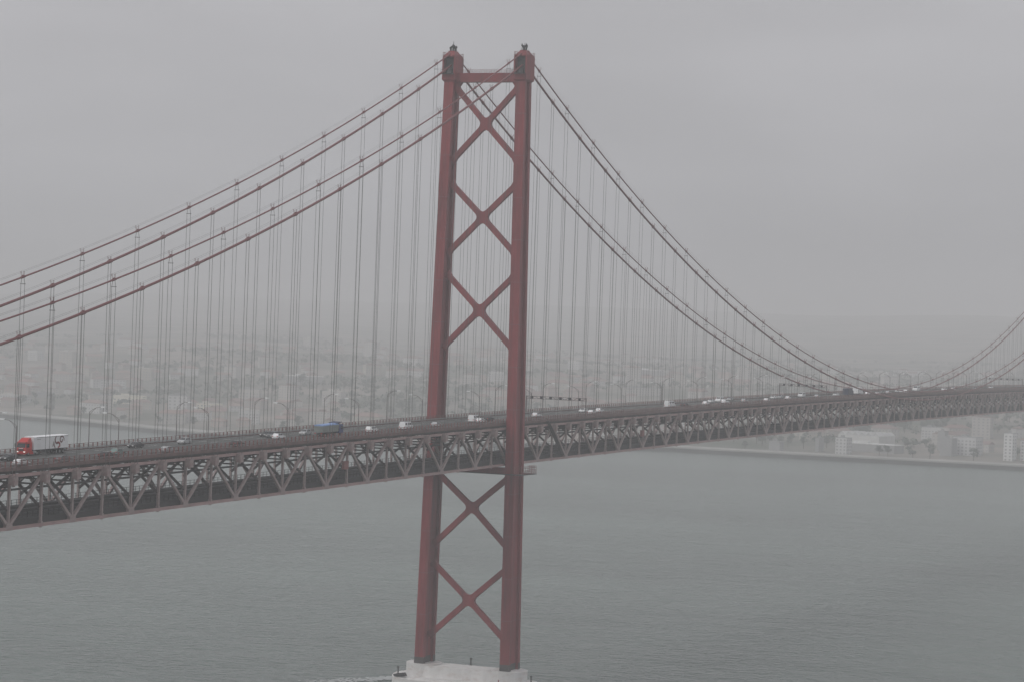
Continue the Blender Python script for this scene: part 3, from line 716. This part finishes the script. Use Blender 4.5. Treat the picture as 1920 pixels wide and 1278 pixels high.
NAMES = {'hatch': 'hatchback_car', 'sedan': 'saloon_car', 'suv': 'estate_car', 'van': 'passenger_van', 'lorry_white': 'box_lorry', 'lorry_blue': 'box_lorry'}
CATS = {'hatch': 'car', 'sedan': 'car', 'suv': 'car', 'van': 'van', 'lorry_white': 'lorry', 'lorry_blue': 'lorry'}
def seat_on_road(o, X, y, sgn=None):
    sgn = sgn if sgn is not None else (1 if y < 0 else -1)
    o.location = (X, y, zb(X)+DECK+0.006); o.rotation_euler = (0, -math.atan(slope(X))*sgn, 0 if sgn > 0 else math.pi)
def vehicle(kind, X, y, col, label, group='traffic on the road deck'):
    p = PROTO[kind]
    if kind in used: o = copy_tree(p, None, col)
    else:
        o = p; used.add(kind)
        def paint(q):
            for ch in kids(q):
                ch.color = (*col, 1); paint(ch)
        paint(o)
    seat_on_road(o, X, y); tag(o, label, CATS[kind], group)
    return o
WH, SI, DK, GR, TE = (0.80, 0.81, 0.82), (0.42, 0.43, 0.44), (0.025, 0.027, 0.03), (0.12, 0.125, 0.13), (0.16, 0.24, 0.23)
vehicle('sedan', -181.0, 4.9, DK, 'dark saloon car on the far lanes, second vehicle behind the red truck')
vehicle('hatch', -230.5, -8.1, GR, 'dark car half hidden by the near railing below the white trailer')
vehicle('sedan', -213.6, -8.1, DK, 'black car behind the near railing between trailer and street lamp')
vehicle('hatch', -204.0, -4.9, TE, 'dull teal car just right of the nearest complete lamp post')
vehicle('sedan', -188.5, -8.1, SI, 'silver saloon car low behind the near railing, left part of deck')
vehicle('hatch', -159.2, 4.9, SI, 'silver hatchback on the far lanes between two lamp posts')
vehicle('sedan', -156.8, -8.1, DK, 'black car behind the near railing left of the white hatchback')
vehicle('sedan', -118.7, 4.9, DK, 'black saloon car on the far lanes behind the grey estate')
vehicle('suv', -121.2, 1.7, GR, 'dark grey estate car just left of the bright white hatchback')
vehicle('hatch', -124.5, -1.7, WH, 'bright white hatchback left of the blue tipper truck')
vehicle('hatch', -103.9, 1.7, SI, 'small silver car following behind the blue tipper truck')
vehicle('suv', -78.5, -4.9, WH, 'white estate car between the blue tipper and the white van')
vehicle('van', -57.6, -4.9, WH, 'white passenger van left of the far tower leg')
vehicle('sedan', -38.0, -4.9, SI, 'low silver car in front of the far tower leg')
vehicle('van', -4.6, -1.7, WH, 'white van between the two tower legs')
vehicle('hatch', -6.9, -4.9, WH, 'white car beside the white van between the tower legs')
vehicle('sedan', 5.5, -1.7, DK, 'dark car just right of the white pair between tower legs')
vehicle('sedan', -246.0, -8.1, WH, 'white car cut by the left picture edge, near lane')
vehicle('sedan', -236.0, 1.7, DK, 'dark car at the left picture edge ahead of the red truck')
n_ = 0
for kind, X, y, col, lab in [
    ('hatch', 42.8, -1.7, WH, 'white hatchback emerging right of the near tower leg'),
    ('hatch', 90.8, 1.7, WH, 'white car under the first sign gantry end post, far lane'),
    ('sedan', 81.9, -4.9, WH, 'white saloon just right of the first sign gantry, rear of two'),
    ('hatch', 97.1, -1.7, WH, 'white hatchback just right of the first sign gantry, front of two'),
    ('sedan', 182.0, -1.7, DK, 'dark car directly ahead of the lone white van'),
    ('hatch', 206.0, -1.7, WH, 'white hatchback leading the loose knot of white cars mid-span'),
    ('sedan', 231.3, 4.9, WH, 'white saloon in the far lane of the mid-span knot, leftmost'),
    ('van', 241.6, 4.9, WH, 'white van in the far lane of the mid-span knot'),
    ('suv', 228.3, -1.7, WH, 'white estate in the near lane of the mid-span knot'),
    ('hatch', 264.2, 8.1, SI, 'pale car at the far railing beyond the mid-span knot'),
    ('hatch', 252.3, -1.7, SI, 'silver hatchback alone right of the mid-span knot'),
    ('hatch', 271.0, -4.9, WH, 'white hatchback left of the second sign gantry, near lane'),
    ('sedan', 311.0, 4.9, WH, 'white saloon at the left post of the second gantry'),
    ('hatch', 320.6, 4.9, SI, 'silver car just right of the second gantry left post'),
    ('hatch', 310.4, -1.7, WH, 'white hatchback under the left half of the second gantry'),
    ('van', 351.4, 4.9, WH, 'white van under the middle of the second gantry'),
    ('sedan', 352.3, -1.7, SI, 'silver saloon under the right half of the second gantry'),
    ('sedan', 393.2, 1.7, WH, 'white saloon just left of the dark blue box lorry'),
    ('hatch', 433.4, -1.7, WH, 'white car right of the white lorry at the cable low point'),
    ('sedan', 438.9, -4.9, SI, 'silver saloon in the near lane past the white lorry'),
    ('hatch', 474.4, 1.7, GR, 'grey hatchback in the far traffic at the cable low point'),
    ('sedan', 469.9, -1.7, SI, 'silver saloon in the far traffic at the cable low point'),
    ('sedan', 513.4, 4.9, WH, 'white saloon first of three left of the distant white van'),
    ('hatch', 509.5, 1.7, WH, 'white hatchback second of three left of the distant white van'),
    ('suv', 504.1, -1.7, WH, 'white estate third of three left of the distant white van'),
    ('suv', 595.4, 1.7, WH, 'white estate right of the distant white van'),
    ('hatch', 630.1, 4.9, WH, 'tiny white hatchback near the right end of the deck'),
    ('hatch', 666.5, 1.7, GR, 'tiny grey hatchback near the right end of the deck'),
    ('sedan', 720.6, 4.9, WH, 'tiny white saloon under the faint rightmost gantry')]:
    vehicle(kind, X, y, col, lab)
vehicle('van', 165.9, -1.7, WH, 'white van alone midway between the tower and the second gantry').scale = (1.2, 1.1, 1.15)
vehicle('lorry_blue', 389.4, -4.9, WH, 'dark blue box lorry near the low point of the cables')
vehicle('lorry_white', 417.5, -1.7, WH, 'white box lorry just ahead of the dark blue one')
vehicle('van', 549.8, 4.9, WH, 'distant white van right of the cable low point').scale = (1.3, 1.15, 1.25)

def artic():
    root = empty('articulated_truck')
    # tractor
    b = MB(); h = 1.24
    b.prism([(5.9, 0.75), (8.2, 0.55), (8.28, 1.35), (8.2, 1.75), (7.95, 2.75), (7.8, 2.95), (5.9, 2.95)], -h, h); cab = b.build('cab', 'truck_red', root)
    b = MB(); b.prism([(5.95, 2.94), (7.85, 2.94), (7.55, 3.15), (6.6, 3.8), (5.95, 3.86)], 0, 0, 0, [-1.2, -1.2, -1.12, -1.0, -1.0], [1.2, 1.2, 1.12, 1.0, 1.0]); b.build('roof_deflector', 'truck_red', cab)
    b = MB(); b.prism([(7.78, 2.86), (8.18, 2.8), (8.1, 2.98), (7.72, 3.04)], -1.15, 1.15); b.build('sun_visor', 'truck_red_dark', cab)
    b = MB(); b.add([(8.235, -1.08, 1.82), (8.235, 1.08, 1.82), (8.0, 1.02, 2.72), (8.0, -1.02, 2.72)], [(0, 1, 2, 3)]); b.build('windscreen', 'glass_dark', cab)
    for s in (-1, 1):
        b = MB(); b.prism([(6.9, 1.85), (7.95, 1.85), (7.75, 2.65), (6.9, 2.65)], s*1.26, s*1.2); b.build('side_window', 'glass_dark', cab)
        b = MB(); b.box((8.2, s*1.5, 2.3), (0.2, 0.22, 0.75)); b.box((8.1, s*1.32, 2.55), (0.1, 0.3, 0.06)); b.build('mirror', 'chassis', cab)
        b = MB(); b.box((8.28, s*0.88, 0.92), (0.08, 0.46, 0.24)); b.build('headlight', 'head_light_on', cab)
        b = MB(); b.prism([(5.2, 0.35), (7.0, 0.35), (7.0, 0.95), (5.2, 0.95)], s*1.2, s*1.0); b.build('side_skirt', 'truck_red', cab)
        b = MB(); b.tube([(4.2, s*0.95, 0.75), (5.4, s*0.95, 0.75)], 0.34, 10); b.build('fuel_tank', 'galvanised', root)
    b = MB()
    for i in range(4): b.box((8.27, 0, 1.12+i*0.14), (0.06, 1.5, 0.09))
    b.build('grille', 'chassis', cab)
    b = MB(); b.box((8.22, 0, 0.5), (0.24, 2.3, 0.26)); b.build('bumper', 'truck_red_dark', cab)
    b = MB(); b.box((8.27, 0, 1.62), (0.05, 1.0, 0.12)); b.build('badge', 'trailer_white', cab)
    b = MB(); b.box((4.9, 0, 0.85), (6.2, 0.9, 0.28)); b.build('chassis', 'chassis', root)
    # semi-trailer
    b = MB(); b.box((-1.35, 0, 2.55), (13.3, 2.5, 2.65)); tr = b.build('trailer', 'trailer_white', root)
    b = MB(); b.loft([[(x, -1.27, 3.9), (x, 1.27, 3.9), (x, 1.1, 4.06), (x, -1.1, 4.06)] for x in (-8.02, 5.32)]); b.build('roof', 'trailer_roof', tr)
    b = MB()
    for s in (-1, 1): b.box((-1.9, s*1.262, 3.86), (12.3, 0.05, 0.09))
    b.build('roof_rail', 'chassis', tr)
    b = MB(); b.box((-1.35, 0, 1.12), (13.2, 2.3, 0.2)); b.box((-4.6, 0, 0.85), (5.4, 0.9, 0.3))
    for s in (-1, 1): b.box((0.9, s*1.15, 0.75), (2.4, 0.08, 0.6)); b.box((2.2, s*0.7, 0.6), (0.16, 0.16, 0.9))
    b.box((-7.9, 0, 0.62), (0.14, 2.3, 0.2)); b.build('trailer_frame', 'chassis', tr)
    for s in (-1, 1):
        b = MB(); b.box((-8.0, s*1.0, 0.95), (0.06, 0.4, 0.16)); b.build('tail_light', 'tail_light', tr)
        for x in (7.2, 3.9, -3.6, -4.9, -6.2): wheel(root, x, s*1.06, 0.5, 0.34)
    # the swirl lettering on both sides of the trailer, near its tail
    def ribbon(pts, wd, mat):
        for s in (-1, 1):
            V, F = [], []
            P_ = [Vector(p) for p in pts]
            for i, p in enumerate(P_):
                d = (P_[min(i+1, len(P_)-1)]-P_[max(i-1, 0)]).normalized(); nn = Vector((-d.y, d.x))
                w = wd*(0.45+0.55*math.sin(math.pi*(0.12+0.76*i/(len(P_)-1))))/2
                V += [(p.x-nn.x*w, s*1.262, p.y-nn.y*w), (p.x+nn.x*w, s*1.262, p.y+nn.y*w)]
                if i: F.append((2*i-2, 2*i-1, 2*i+1, 2*i))
            b = MB(); b.add(V, F); b.build('lettering', mat, tr)
    def spiral(cx, cz, r0, r1, a0, a1, n=22, sx=1.0): return [(cx+sx*(r0+(r1-r0)*i/n)*math.cos(a0+(a1-a0)*i/n), cz+(r0+(r1-r0)*i/n)*math.sin(a0+(a1-a0)*i/n)) for i in range(n+1)]
    ribbon(spiral(-3.75, 3.02, 0.86, 0.7, 1.9, 5.3, 22, -1.0), 0.42, 'swirl_brown')
    ribbon(spiral(-5.5, 3.0, 0.95, 0.25, 3.4, -3.6, 26, 1.0), 0.38, 'swirl_brown')
    ribbon([(-3.5, 2.36), (-4.0, 2.5), (-4.45, 2.4), (-4.75, 2.1), (-4.8, 1.75), (-4.5, 1.5), (-4.05, 1.36)], 0.5, 'swirl_red')
    ribbon([(-2.35, 2.75), (-2.5, 2.4), (-2.55, 2.0), (-2.8, 1.6), (-3.05, 1.3)], 0.38, 'swirl_brown')
    ribbon([(-2.05, 1.55), (-2.15, 1.95), (-2.4, 2.4)], 0.4, 'swirl_grey')
    b = MB()
    for s in (-1, 1): b.box((3.3, s*1.256, 3.45), (1.5, 0.02, 0.1))
    b.build('lettering', 'swirl_grey', tr)
    seat_on_road(root, -214.2, 8.0); tag(root, 'red-cabbed articulated truck with long white swirl-marked trailer', 'truck', 'traffic on the road deck')
artic()
def tipper():
    root = empty('tipper_truck')
    b = MB(); b.prism([(3.0, 0.7), (5.2, 0.6), (5.3, 1.5), (5.05, 2.9), (4.8, 3.05), (3.0, 3.05)], -1.22, 1.22); cab = b.build('cab', 'blue_paint', root)
    b = MB(); b.add([(5.31, -1.05, 1.65), (5.31, 1.05, 1.65), (5.08, 1.0, 2.75), (5.08, -1.0, 2.75)], [(0, 1, 2, 3)]); b.build('windscreen', 'glass_dark', cab)
    for s in (-1, 1):
        b = MB(); b.prism([(3.9, 1.75), (5.0, 1.75), (4.85, 2.6), (3.9, 2.6)], s*1.23, s*1.17); b.build('side_window', 'glass_dark', cab)
        b = MB(); b.box((5.28, s*0.85, 0.95), (0.08, 0.45, 0.22)); b.build('headlight', 'head_light', cab)
    b = MB(); b.prism([(-6.2, 1.25), (2.4, 1.25), (2.7, 3.0), (-6.5, 2.85)], -1.25, 1.25); bed = b.build('tipper_body', 'tipper_grey', root)
    b = MB()
    for i in range(9):
        x = -5.7+i*1.0
        for s in (-1, 1): b.box((x, s*1.28, 2.05), (0.12, 0.1, 1.55))
    b.build('body_rib', 'tipper_grey', bed)
    b = MB(); n = 10
    b.loft([[(-6.35+i*0.88, y, 2.9+0.14*i/n+z) for y, z in ((-1.3, -0.05), (1.3, -0.05), (1.2, 0.18+0.08*(i % 2)), (0, 0.36+0.05*(i % 2)), (-1.2, 0.18+0.08*(i % 2)))] for i in range(n+1)]); b.build('tarpaulin', 'blue_tarp', bed)
    b = MB(); b.prism([(1.6, 3.3), (4.4, 3.55), (4.4, 3.7), (1.6, 3.5)], -1.2, 1.2); b.box((2.8, 0, 2.6), (0.16, 2.4, 1.8)); b.build('cab_guard', 'blue_dark', bed)
    b = MB(); b.box((-1.2, 0, 0.9), (10.4, 0.9, 0.35)); b.build('chassis', 'chassis', root)
    for s in (-1, 1):
        for x in (4.1, -1.6, -3.0, -4.6): wheel(root, x, s*1.02, 0.5, 0.34)
        b = MB(); b.box((-6.3, s*0.9, 1.0), (0.08, 0.4, 0.2)); b.build('tail_light', 'tail_light', root)
    seat_on_road(root, -103.0, -4.9); tag(root, 'blue tipper truck with grey body and blue tarpaulin left of the tower', 'truck', 'traffic on the road deck')
tipper()

# ------------------------------------------------------------------ the town on the far shore
def house_mesh(w, d, h, rh, hip):
    wl = MB(); wl.box((0, 0, h/2), (w, d, h))
    rf = MB(); e = 0.5; W_, D_ = w/2+e, d/2+e; i = min(w, d)*0.5*hip
    if d >= w:
        rf.add([(-W_, -D_, h), (W_, -D_, h), (W_, D_, h), (-W_, D_, h), (0, -D_+i, h+rh), (0, D_-i, h+rh)], [(0, 1, 4), (1, 2, 5, 4), (2, 3, 5), (3, 0, 4, 5), (3, 2, 1, 0)])
    else:
        rf.add([(-W_, -D_, h), (W_, -D_, h), (W_, D_, h), (-W_, D_, h), (-W_+i, 0, h+rh), (W_-i, 0, h+rh)], [(0, 1, 5, 4), (1, 2, 5), (2, 3, 4, 5), (3, 0, 4), (3, 2, 1, 0)])
    wn = MB(); nf = max(1, int(h//3.2))
    for f in range(nf):
        z = 1.7+f*3.1
        if z+0.8 > h: break
        m = max(2, int(d//3.2))
        for j in range(m): wn.box((-w/2-0.01, -d/2+d*(j+0.5)/m, z), (0.12, 1.1, 1.4))
        m = max(2, int(w//3.2))
        for j in range(m): wn.box((-w/2+w*(j+0.5)/m, -d/2-0.01, z), (1.1, 0.12, 1.4))
    return wl.mesh('wall', 'house_wall'), rf.mesh('roof', 'roof_tile'), wn.mesh('window', 'window_hazed')
def block_mesh(w, d, h):
    wl = MB(); wl.box((0, 0, h/2), (w, d, h))
    rf = MB(); rf.box((0, 0, h+0.25), (w+0.6, d+0.6, 0.5)); rf.box((w*0.1, d*0.15, h+1.4), (w*0.25, d*0.25, 1.9))
    wn = MB(); nf = int(h//3.1)
    for f in range(nf):
        z = 1.8+f*3.05
        m = max(2, int(d//3.6))
        for j in range(m): wn.box((-w/2-0.01, -d/2+d*(j+0.5)/m, z), (0.14, 1.9, 1.5))
        m = max(2, int(w//3.6))
        for j in range(m): wn.box((-w/2+w*(j+0.5)/m, -d/2-0.01, z), (1.9, 0.14, 1.5))
    return wl.mesh('wall', 'house_wall'), rf.mesh('roof', 'roof_tile'), wn.mesh('window', 'window_hazed')
def building(name, meshes, X, Y, rz, wcol, rcol, label, cat, group=None, scale=1.0, z=None):
    root = empty(name, (X, Y, (ground_z(X, Y)-0.8) if z is None else z), rz); root.scale = (scale, scale, scale)
    link('wall', meshes[0], root, None, wcol); link('roof', meshes[1], root, None, rcol); tag(link('window', meshes[2], root, None, None), None, None, None, 'stuff')
    tag(root, label, cat, group); return root
HM = [house_mesh(9, 13, 6.5, 2.6, 1.0), house_mesh(11, 11, 9.5, 2.6, 1.0), house_mesh(10, 18, 7.5, 2.8, 0.0), house_mesh(14, 10, 6.2, 2.8, 0.0), house_mesh(12, 24, 9.8, 3.2, 1.0)]
BM = [block_mesh(13, 22, 15.5), block_mesh(14, 30, 12.5), block_mesh(16, 18, 22), block_mesh(18, 44, 9.5)]
TERRA = [(0.26, 0.175, 0.155), (0.24, 0.17, 0.155), (0.28, 0.195, 0.17), (0.22, 0.16, 0.145)]  # town roofs and walls muted, extra distance haze put into their colours
WALLS = [(0.48, 0.46, 0.43), (0.43, 0.40, 0.35), (0.43, 0.35, 0.31), (0.56, 0.56, 0.55), (0.38, 0.34, 0.31)]
def spot(az, dist):
    a = YAW+math.radians(az); return CAM_POS.x+dist*math.cos(a), CAM_POS.y+dist*math.sin(a)
def zone(az, d):
    where = ('above the red truck' if az > 7.2 else 'above the white hatchback' if az > 4.4 else 'left of the far tower leg' if az > 1.9 else
             'seen between the tower legs' if az > 0.1 else 'beyond the first gantry' if az > -3.2 else 'beyond the mid-span cars' if az > -6.2 else 'beneath the right deck end')
    row = 'by the waterfront' if d < 230 else 'on the lower slope' if d < 560 else 'high on the slope'
    return f'{row} {where}'
# landmarks along the right-hand waterfront and on the left
def special(name, meshes, X, Y, rz, w, r, label, z=None): return building(name, meshes, X, Y, rz, w, r, label, 'building', None, 1.0, z)
def saw_mesh(w, d, h, n):
    wl = MB(); wl.box((0, 0, h/2), (w, d, h)); rf = MB()
    for i in range(n):
        y0, y1 = -d/2+d*i/n, -d/2+d*(i+1)/n
        rf.add([(-w/2, y0, h), (w/2, y0, h), (w/2, y1, h), (-w/2, y1, h), (-w/2, (y0+y1)/2, h+3.2), (w/2, (y0+y1)/2, h+3.2)], [(0, 3, 4), (1, 5, 2), (0, 4, 5, 1), (3, 2, 5, 4), (0, 1, 2, 3)])
    wn = MB()
    for i in range(n): wn.box((-w/2-0.01, -d/2+d*(i+0.5)/n, 2.6), (0.14, d/n*0.55, 2.2))
    return wl.mesh('wall', 'house_wall'), rf.mesh('roof', 'roof_tile'), wn.mesh('window', 'window_hazed')
GREYR = (0.30, 0.30, 0.30); HAZED_WHITE = (0.33, 0.33, 0.326)  # white walls greyed down, far fog painted into the colour
special('long_hall', block_mesh(20, 62, 8.0), 1632, 318, -0.22, HAZED_WHITE, (0.62, 0.62, 0.61), 'long low white hall parallel to the far waterfront, under the deck')
special('workshop_hall', saw_mesh(34, 44, 11.5, 6), 1690, 337, -0.22, (0.6, 0.6, 0.58), (0.5, 0.5, 0.49), 'workshop with a row of small gables behind the long white hall')
special('cube_building', block_mesh(10, 11, 10), 1567, 390, -0.1, HAZED_WHITE, GREYR, 'small white cube building closest to the far waterfront')
special('narrow_building', block_mesh(10, 4, 13.5), 1600, 358, -0.2, HAZED_WHITE, GREYR, 'narrow bright white building left of the long hall')
special('grey_block', block_mesh(11, 11.5, 16), 1587, 331, -0.2, (0.6, 0.6, 0.59), GREYR, 'grey block touching the left end of the long white hall')
special('tower_house', block_mesh(8, 7.5, 19), 1690, 262, -0.2, HAZED_WHITE, GREYR, 'slim white tower house right of the long hall')
special('white_block', block_mesh(12, 12, 17), 1633, 243, -0.2, HAZED_WHITE, GREYR, 'white block right of the slim tower house')
special('office_block', block_mesh(16, 23, 17.5), 1652, 229, -0.2, (0.6, 0.6, 0.6), GREYR, 'wide flat-roofed grey office block beside the white block')
special('tall_block', block_mesh(10, 8.5, 26), 1618, 182, -0.2, (0.72, 0.72, 0.71), GREYR, 'tall pale narrow block close to the right picture edge')
special('edge_block', block_mesh(12, 16, 19), 1630, 165, -0.2, (0.7, 0.7, 0.69), GREYR, 'pale block cut by the right picture edge on the far shore')
special('white_villa', block_mesh(12, 20, 6.5), 1772, 1336, 0.5, HAZED_WHITE, GREYR, 'low white flat-roofed building at far left above the waterfront')
special('cream_hall', block_mesh(14, 36, 9), 1720, 1190, 0.5, (0.78, 0.74, 0.62), (0.68, 0.65, 0.56), 'long cream building on the far shore left of the tower')
special('cream_terrace', block_mesh(12, 27, 7), 1660, 1053, 0.5, (0.78, 0.74, 0.62), (0.6, 0.57, 0.5), 'cream terrace low on the far shore behind the left lamps')
special('white_palace', block_mesh(14, 46, 11), 2050, 1145, 0.45, HAZED_WHITE, (0.7, 0.7, 0.7), 'broad white building on the hillside left of the tower')
special('pale_slab', block_mesh(12, 40, 14), 2500, 860, 0.4, HAZED_WHITE, (0.7, 0.7, 0.7), 'pale slab on the hillside between tower and cable low point')
PLACED = []
def free(X, Y, r):
    for a, b, c in PLACED:
        if (a-X)**2+(b-Y)**2 < (c+r)**2: return False
    return True
for o in list(bpy.data.objects):
    if o.parent is None and o.type == 'EMPTY' and o.location.x > 1300: PLACED.append((o.location.x, o.location.y, 26))
RH = random.Random(11); nh = nb = 0; tries = 0
while (nh < 298 or nb < 52) and tries < 9000:
    tries += 1
    az = RH.uniform(-12.4, 12.4); dist = 2300+2300*RH.random()**1.7; X, Y = spot(az, dist)
    d = X-shore_x(Y)
    if d < 60 or d > 2300: continue
    if az < -2.5 and d < 250 and RH.random() < 0.6: continue
    park = noise.noise(Vector((X*0.0042, Y*0.0042, 1.7)))
    if park > 0.10: continue
    if dist > 3500 and RH.random() < 0.5: continue
    big = RH.random() < 0.22
    if (big and nb >= 52) or (not big and nh >= 298): continue
    r = 17 if big else 10
    if not free(X, Y, r): continue
    PLACED.append((X, Y, r))
    rz = RH.choice((0.1, 0.4, 0.75, -0.25))+RH.uniform(-0.12, 0.12)
    zn = zone(az, d)
    if big:
        i = RH.randrange(4); kind_ = ['five-storey block', 'long four-storey block', 'tower block', 'low wide hall'][i]
        building('apartment_block' if i != 3 else 'warehouse', BM[i], X, Y, rz, RH.choice(WALLS[:1]+WALLS[3:4]+WALLS[:2]), RH.choice([GREYR, (0.5, 0.48, 0.45), TERRA[1]]),
                 f'fog-veiled {kind_} {zn}', 'building', f'{kind_}s {zn}', RH.uniform(0.85, 1.1)); nb += 1
    else:
        i = RH.randrange(5)
        building('town_house', HM[i], X, Y, rz, RH.choice(WALLS), RH.choice(TERRA), f'fog-veiled terracotta-roofed house {zn}', 'house', f'terracotta-roofed houses {zn}', RH.uniform(0.85, 1.2)); nh += 1

# trees: crown of many small leaf faces over a forked trunk
def tree_meshes(seed, h, rx):
    R = random.Random(seed); t = MB()
    t.tube([(0, 0, -0.5), (0.1, 0.05, h*0.3), (0.15, 0.1, h*0.5), (0.1, 0, h*0.75)], [0.32, 0.26, 0.2, 0.08], 6)
    cl = []
    for i in range(9):
        a = R.random()*6.283; rr = rx*R.uniform(0.15, 0.72); z = h*R.uniform(0.42, 0.88); c = Vector((rr*math.cos(a), rr*math.sin(a), z)); cl.append((c, rx*R.uniform(0.32, 0.52)))
        t.tube([(0.1, 0.05, h*R.uniform(0.28, 0.5)), tuple(c)], [0.14, 0.04], 5)
    c_ = MB()
    for c, r in cl:
        for j in range(34):
            v = Vector((R.gauss(0, 1), R.gauss(0, 1), R.gauss(0, 1))).normalized()*r*R.uniform(0.5, 1.08); p = c+Vector((v.x, v.y, v.z*0.8))
            n = (v.normalized()+Vector((R.uniform(-.6, .6), R.uniform(-.6, .6), R.uniform(-.2, .8)))).normalized()
            a = n.cross(Vector((0, 0, 1)) if abs(n.z) < 0.9 else Vector((1, 0, 0))).normalized(); b = n.cross(a); s = R.uniform(0.35, 0.8)
            c_.add([p-a*s, p-b*s*0.7, p+a*s, p+b*s*0.7], [(0, 1, 2, 3)])
    return t.mesh('trunk', 'bark'), c_.mesh('crown', 'foliage')
TM = [tree_meshes(i, h, r) for i, (h, r) in enumerate(((9, 3.6), (12, 4.6), (8, 4.2), (14, 4.0)))]
def tree(X, Y, i, sc, label, group):
    root = empty('shore_tree', (X, Y, ground_z(X, Y)-0.2), RH.random()*6.28); root.scale = (sc, sc, sc)
    link('trunk', TM[i][0], root); link('crown', TM[i][1], root); tag(root, label, 'tree', group)
nt_ = 0; tries = 0
while nt_ < 200 and tries < 16000:
    tries += 1
    az = RH.uniform(-12.2, 12.2) if nt_ % 2 else RH.uniform(-12.2, -4.5); dist = 2280+900*RH.random(); X, Y = spot(az, dist); d = X-shore_x(Y)
    if d < 30 or d > 620: continue
    if d > 150 and noise.noise(Vector((X*0.0042, Y*0.0042, 1.7))) < 0.02: continue
    if not free(X, Y, 4.0): continue
    PLACED.append((X, Y, 2.2)); zn = zone(az, d)
    tree(X, Y, RH.randrange(4), RH.uniform(0.8, 1.3), f'dark leafy tree {zn}', f'trees {zn}'); nt_ += 1
def woodland():
    R = random.Random(3); b = MB(); cnt = 0
    for _ in range(14000):
        az = R.uniform(-12.6, 12.6); dist = R.uniform(2450, 5200); X, Y = spot(az, dist); d = X-shore_x(Y)
        if d < 160 or d > 3000: continue
        if noise.noise(Vector((X*0.0042, Y*0.0042, 1.7))) < 0.06: continue
        if not free(X, Y, 3): continue
        z = ground_z(X, Y); r = R.uniform(3.5, 6.5); cnt += 1
        for j in range(16):
            v = Vector((R.gauss(0, 1), R.gauss(0, 1), abs(R.gauss(0, 1)))).normalized()*r*R.uniform(0.6, 1.05); p = Vector((X, Y, z+2.0+r*0.3))+v
            n = v.normalized(); a = n.cross(Vector((0.1, 0, 1))).normalized(); c = n.cross(a); s = R.uniform(0.9, 1.9)
            b.add([p-a*s, p-c*s*0.8, p+a*s, p+c*s*0.8], [(0, 1, 2, 3)])
        if cnt > 2600: break
    tag(b.build('woodland', 'foliage'), 'dark wooded patches among the houses on the foggy hillside', 'woodland', None, 'stuff')
woodland()

# ------------------------------------------------------------------ the fog
def haze():
    b = MB(); b.add([(x, y, z) for z in (-4.0, 240.0) for x, y in ((-2700, -3700), (11200, -3700), (11200, 7700), (-2700, 7700))],
                    [(3, 2, 1, 0), (4, 5, 6, 7), (0, 1, 5, 4), (1, 2, 6, 5), (2, 3, 7, 6), (3, 0, 4, 7)])
    m = bpy.data.materials.new('fog_air'); m.use_nodes = True; t = m.node_tree; t.nodes.clear()
    out = t.nodes.new('ShaderNodeOutputMaterial'); pv = t.nodes.new('ShaderNodeVolumePrincipled')
    pv.inputs['Color'].default_value = (0.88, 0.88, 0.89, 1); pv.inputs['Density'].default_value = HAZE_DENSITY; pv.inputs['Anisotropy'].default_value = 0.0
    t.links.new(pv.outputs[0], out.inputs['Volume']); MATS['fog'] = m
    o = b.build('haze', 'fog'); tag(o, 'even grey fog hanging over river, bridge and town', 'haze', None, 'stuff')
haze()
